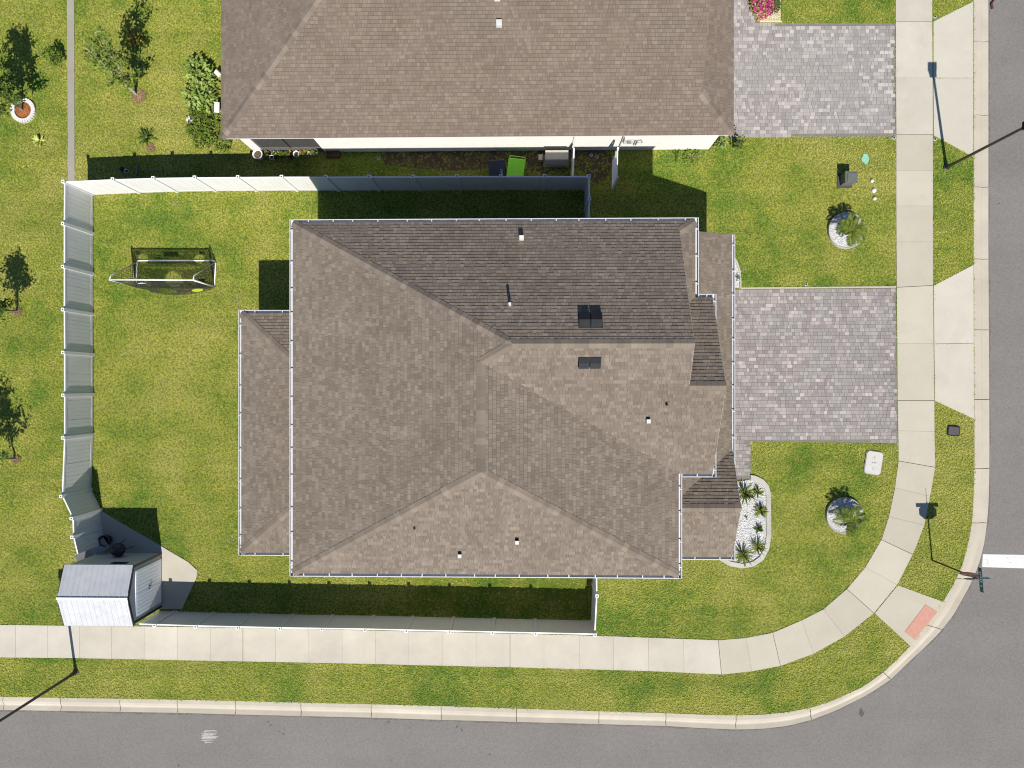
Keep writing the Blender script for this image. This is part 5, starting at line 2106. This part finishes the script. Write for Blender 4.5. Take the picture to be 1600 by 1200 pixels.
# white things among the shrubs
for i, (px, py, w_, h_, rz, lab) in enumerate(((338, 167, .22, .42, R(-8), "white board leaning among the shrubs by the roof edge"), (339, 114, .30, .18, R(-45), "white plank end poking from under the roof edge"), (296, 185, .28, .22, R(10), "crumpled white bag lying at the shrub's edge"))):
    p = at(px, py, .5 if i < 2 else .1)
    t = thing("white_board" if i < 2 else "white_bag", lab, "board" if i < 2 else "bag", (p.x, p.y, 0), rz=rz)
    mb = MB()
    if i < 2:
        mb.box((0, 0, .45), (w_, h_, .03), rot=Matrix.Rotation(R(15), 3, 'X')); mb.box((0, 0, .22), (.04, .04, .44))
        local("panel_face", mb, M['pipe'], t)
    else:
        rnd = random.Random(2)
        mb.lathe([(.02, 0), (.15, .02), (.17, .07), (.10, .12), (.001, .13)], n=9); mb.v = [(x + rnd.uniform(-.03, .03), y + rnd.uniform(-.03, .03), max(0, z + rnd.uniform(-.02, .02))) for x, y, z in mb.v]
        local("bag_body", mb, M['pipe'], t)
# things lying in the fence's shade
pot(190, 264, .10, .20, M['potdark'], "small dark pot in the fence's shade, near the long fence's far corner", plant=(8, .1, 'leaf'), seed=91)
pot(197, 267, .09, .18, M['pot'], "small pale pot in the fence's shade beside a dark one", plant=(8, .1, 'leaf'), seed=92)
p = at(240, 268, 0.02)
t = thing("garden_rake", "wooden garden rake lying in the shade of the long fence", "rake", tuple(p), rz=R(-4))
mb = MB(); mb.tube([(-.7, 0, .03), (.7, .03, .05)], .016, 7); local("handle", mb, M['bark'], t)
mb = MB(); mb.bar((-.72, -.2, .03), (-.72, .2, .03), .03, .03)
for k in range(8):
    mb.bar((-.72, -.19 + k * .054, .03), (-.80, -.19 + k * .054, .0), .008, .008)
local("rake_head", mb, M['grey'], t)
# neighbour's frontage plants
rosette(1056, 243, "small dark sapling in sunlit grass by the neighbour's wall", 'leaf', 12, .34, .05, seed=21, name="sapling", el=(.4, 1.2))
shrub(1080, 246, "sparse low tuft near the sprinkler by the neighbour's wall", 'leafg', .34, .22, 70, .11, seed=22, name="grass_tuft")
rosette(1087, 238, "small dark sprig between the sapling and the sprinkler", 'leaf', 8, .24, .04, seed=25, name="sprig", el=(.5, 1.3))
shrub(1124, 228, "small yellow-green shrub at the neighbour's front wall corner", 'leafb', .20, .85, 60, .13, seed=23)
shrub(1148, 230, "slim taller shrub beside the neighbour's driveway corner", 'leaf', .16, 1.15, 80, .13, seed=24)
# magenta flowers at the top
p = at(1190, 6, 0.02)
t = thing("flowering_shrub", "magenta flowering shrub on cream gravel beside the neighbour's drive", "flowering shrub", tuple(p))
rnd = random.Random(12)
mb, mg = MB(), MB()
for k in range(520):
    a_, rd = rnd.uniform(0, 6.28), .5 * math.sqrt(rnd.random())
    pp = Vector((rd * math.cos(a_), rd * 1.4 * math.sin(a_), .55 * math.sqrt(max(.05, 1 - (rd / .5) ** 2)) * rnd.uniform(.7, 1)))
    leaf_quad(mb if k % 4 else mg, pp, Vector((rnd.uniform(-1, 1), rnd.uniform(-1, 1), rnd.uniform(-.1, .6))), rnd.uniform(.08, .13), .075, .2, rnd.uniform(-.6, .6))
local("petals", mb, M['magenta'], t, kind='stuff'); local("foliage", mg, M['leafo'], t)
shrub(1206, 12, "clipped dark green round shrub beside the magenta flowers", 'leaf', .30, .45, 500, .07, seed=13)

# the white gravel bed's plants
ZB = .03
BP = [(1163, 771, 'spike', 40, .66, .05, "tall spiky yucca at the pavers' end of the white gravel bed", 1), (1183, 768, 'spike', 28, .34, .05, "small leafy plant at the top curve of the white gravel bed", 2),
      (1188, 798, 'spike', 36, .44, .055, "bushy green plant against the bed's kerb, above the bare middle", 3), (1165, 808, 'leaf', 8, .12, .03, "tiny dark sprout alone in the middle of the gravel bed", 4),
      (1185, 826, 'leaf', 28, .30, .045, "low dark green tuft below the bare middle of the bed", 5), (1160, 866, 'spike', 40, .62, .045, "spiky yucca at the porch end of the gravel bed", 6),
      (1183, 855, 'spike', 40, .52, .04, "fine spiky plant at the bed's lower curved kerb", 7), (1193, 806, 'leaf', 7, .13, .03, "tiny sprout touching the bed's outer kerb", 8),
      (1151.5, 434, 'leaf', 9, .24, .03, "small sprout in the little gravel bed by the garage", 9)]
for px, py, mt_, n_, L_, w_, lab, sd in BP:
    rosette(px, py, lab, mt_, n_, L_, w_, seed=40 + sd, z=ZB, el=(.15, 1.35))


# palms in raised gravel rings
def palm_ring(px, py, label_ring, label_palm, seed, off):
    p = at(px, py, 0)
    t = thing("planter_ring", label_ring, "planter ring", tuple(p), "raised white gravel rings")
    ro_, ri_ = .76, .72
    mb = MB(); mb.lathe([(ro_, -.03), (ro_, .16), (ri_, .16), (ri_, .06)], n=36); local("edging", mb, M['edging'], t)
    mb = MB(); mb.lathe([(ri_, .125), (.4, .13), (.001, .13)], n=30); local("gravel_base", mb, M['gravelbase'], t)
    poly = [(p.x + (ri_ - .03) * math.cos(k * .2618), p.y + (ri_ - .03) * math.sin(k * .2618)) for k in range(24)]
    gr = gravel("gravel", poly, 560, .135, M['gravel'], t, seed)
    rnd = random.Random(seed)
    q = at(px + off[0], py + off[1], .15)
    t2 = thing("dwarf_palm", label_palm, "palm", tuple(q), "dwarf palms in gravel rings")
    mb = MB(); mb.tube([(0, 0, 0), (.01, .01, .3), (.0, .02, .62)], [.07, .055, .045], 9); local("trunk", mb, M['bark'], t2)
    for k in range(12):
        a_ = k * 2.4 + rnd.uniform(-.35, .35); el = rnd.uniform(-.1, .75); L = rnd.uniform(.55, .88)
        mb = MB()
        d = Vector((math.cos(a_) * math.cos(el), math.sin(a_) * math.cos(el), math.sin(el)))
        side = Vector((-math.sin(a_), math.cos(a_), 0))
        pts = []
        for j in range(9):
            f = j / 8
            pts.append(Vector((0, 0, .62)) + d * L * f + Vector((0, 0, -.42 * L * f * f)))
        mb.tube(pts, [.010 * (1 - .8 * j / 8) for j in range(9)], 4)
        for j in range(1, 9):
            for sub in (0, .5):
                c_ = pts[j - 1].lerp(pts[j], sub)
                ll = .27 * math.sin(math.pi * min(.96, .15 + .8 * (j - 1 + sub) / 8))
                for s_ in (-1, 1):
                    dd = (side * s_ + d * .55 + Vector((0, 0, rnd.uniform(-.25, .1)))).normalized()
                    leaf_quad(mb, c_, dd, ll, .05, .3)
        local("frond", mb, M['palm'], t2)


palm_ring(1321, 361, "white gravel ring around the dwarf palm between the driveways", "feathery dwarf palm in the gravel ring between the two driveways", 51, (1, 4))
palm_ring(1318, 805, "white gravel ring around the dwarf palm near the curved pavement", "feathery dwarf palm in the gravel ring by the curved pavement", 52, (2, 6))

# stray twig at the kerb edge near the top of the photo, and dead leaves on road
p = at(1548, 5, ROAD_Z)
mb = MB()
mb.tube([p + Vector((.05, -.25, .03)), p + Vector((.0, -.05, .05)), p + Vector((.12, .12, .04)), p + Vector((.35, .35, .03))], [.05, .04, .03, .02], 7)
tag(put("fallen_branch", mb, M['terra']), "short dark brown branch lying at the kerb's road edge", "branch")
rr = random.Random(77)
SPOTS = [(423, 1133), (419, 1128), (437, 1143), (443, 1146), (603, 1130), (607, 1127.5), (640, 1137), (645, 1133), (716, 1133), (720, 1138), (714, 1135.5), (722, 1141), (611, 1188), (765, 1179), (1346, 1115), (279, 1196), (1592, 420), (1561, 318)]
for k, (px, py) in enumerate(SPOTS):
    p = at(px, py, ROAD_Z)
    r_ = rr.uniform(.025, .05) if k != 14 else .11
    mb = MB(); mb.prism([(p.x + r_ * rr.uniform(.6, 1.1) * math.cos(j), p.y + r_ * (1 if k != 14 else 2.2) * rr.uniform(.6, 1.1) * math.sin(j)) for j in range(6)], ROAD_Z - .005, ROAD_Z + .004)
    tag(put("tar_spot", mb, plain("tar", (.075, .07, .066), .9) if k == 0 else bpy.data.materials["tar"]), "small dark tar spot on the grey asphalt", "tar spot", "dark tar spots on the road")

# ------------------------------------------------------------------ grass blades
def grass():
    rs = np.random.RandomState(3)
    lo = np.array(at(-60, 1145, 0)[:2]); hi = np.array(at(1545, -55, 0)[:2])
    hi[0] = max(hi[0], at(1545, 600, 0).x)
    cell = 0.068
    gx_, gy_ = np.meshgrid(np.arange(lo[0], hi[0], cell), np.arange(lo[1], hi[1], cell))
    Cc = np.stack([gx_.ravel(), gy_.ravel()], 1)
    Cc += rs.uniform(-.5, .5, Cc.shape) * cell * 1.15
    Cc = Cc[rs.rand(len(Cc)) < 0.92]
    n_clump = len(Cc)
    lawn_poly = [(curb_in[0][0], 60.0)] + curb_in[1:-1] + [(-60.0, curb_in[-1][1]), (-60.0, 60.0)]
    keep = inpoly(Cc, inset(lawn_poly, -0.01))
    wpoly = W2([w[0] for w in WALK]) + W2([w[1] for w in WALK])[::-1]
    block = [(wpoly, 0.02)]
    for a in APRONS + [RAMP, DRIVE, DRIVE_N, BED, BED_N, BED_TOP, SLAB, STRIP]:
        block.append((W2(a), 0.015))
    block.append(([(XW + .5, YN - .5), (XK - .5, YN - .5), (XK - .5, YFN - .5), (GX - .5, YFN), (GX - .5, yPN), (XE, YFS), (XE - .5, YS + .5), (XW + .5, YS + .5)], 0))
    block.append(([(PXW + .3, PYN - .3), (XW + .5, PYN - .3), (XW + .5, PYS + .3), (PXW + .3, PYS + .3)], 0))
    block.append(([(nwx0, NWY), (nwx1, NWY), (nwx1, NYN), (nwx0, NYN)], -0.02))
    block.append(([(sx0_, sy0_), (sx1_, sy0_), (sx1_, sy1_), (sx0_, sy1_)], 0))
    for px, py, r_ in ((1321, 361, .78), (1318, 805, .78), (38, 173.5, .55), (1364, 723, .42), (1489, 673, .24), (1319, 283, .3), (1352, 248, .22)):
        c_ = at(px, py, 0)
        block.append(([(c_.x + r_ * math.cos(k * .3927), c_.y + r_ * math.sin(k * .3927)) for k in range(16)], 0))
    for poly, d in block:
        keep &= ~inpoly(Cc, inset(poly, d) if d else poly)
    # bare soil and shaded strips carry thin grass
    thin = inpoly(Cc, W2(SOIL)) | inpoly(Cc, [(XW + 3, YS - 1.0), (2.6, YS - 1.0), (2.6, YS - 3.0), (XW + 3, YS - 3.0)])
    keep &= ~(thin & (rs.rand(n_clump) < 0.75))
    Cc = Cc[keep]
    nb_ = 8
    n = len(Cc) * nb_
    P = np.repeat(Cc, nb_, 0) + rs.normal(0, .018, (n, 2))
    size = np.repeat(rs.uniform(.7, 1.25, len(Cc)), nb_)
    a_ = rs.uniform(0, 2 * np.pi, n)
    el = rs.uniform(.15, .75, n)
    L = rs.uniform(.042, .080, n) * size
    w = rs.uniform(.016, .026, n)
    zc_ = rs.uniform(0.0, .02, n)
    dx, dy = np.cos(a_), np.sin(a_)
    V = np.empty((n, 3, 3), np.float32)
    V[:, 0] = np.stack([P[:, 0] - dy * w / 2, P[:, 1] + dx * w / 2, zc_], 1)
    V[:, 1] = np.stack([P[:, 0] + dy * w / 2, P[:, 1] - dx * w / 2, zc_], 1)
    V[:, 2] = np.stack([P[:, 0] + dx * L * np.cos(el), P[:, 1] + dy * L * np.cos(el), zc_ + L * np.sin(el) * .75], 1)
    me = bpy.data.meshes.new("grass")
    me.vertices.add(n * 3)
    me.vertices.foreach_set("co", V.reshape(-1))
    me.loops.add(n * 3)
    me.loops.foreach_set("vertex_index", np.arange(n * 3, dtype=np.int32))
    me.polygons.add(n)
    me.polygons.foreach_set("loop_start", np.arange(0, n * 3, 3, dtype=np.int32))
    me.update(calc_edges=True)
    me.materials.append(M['blade'])
    o = link("grass", me, kind='stuff')
    print("grass blades", n)


grass()
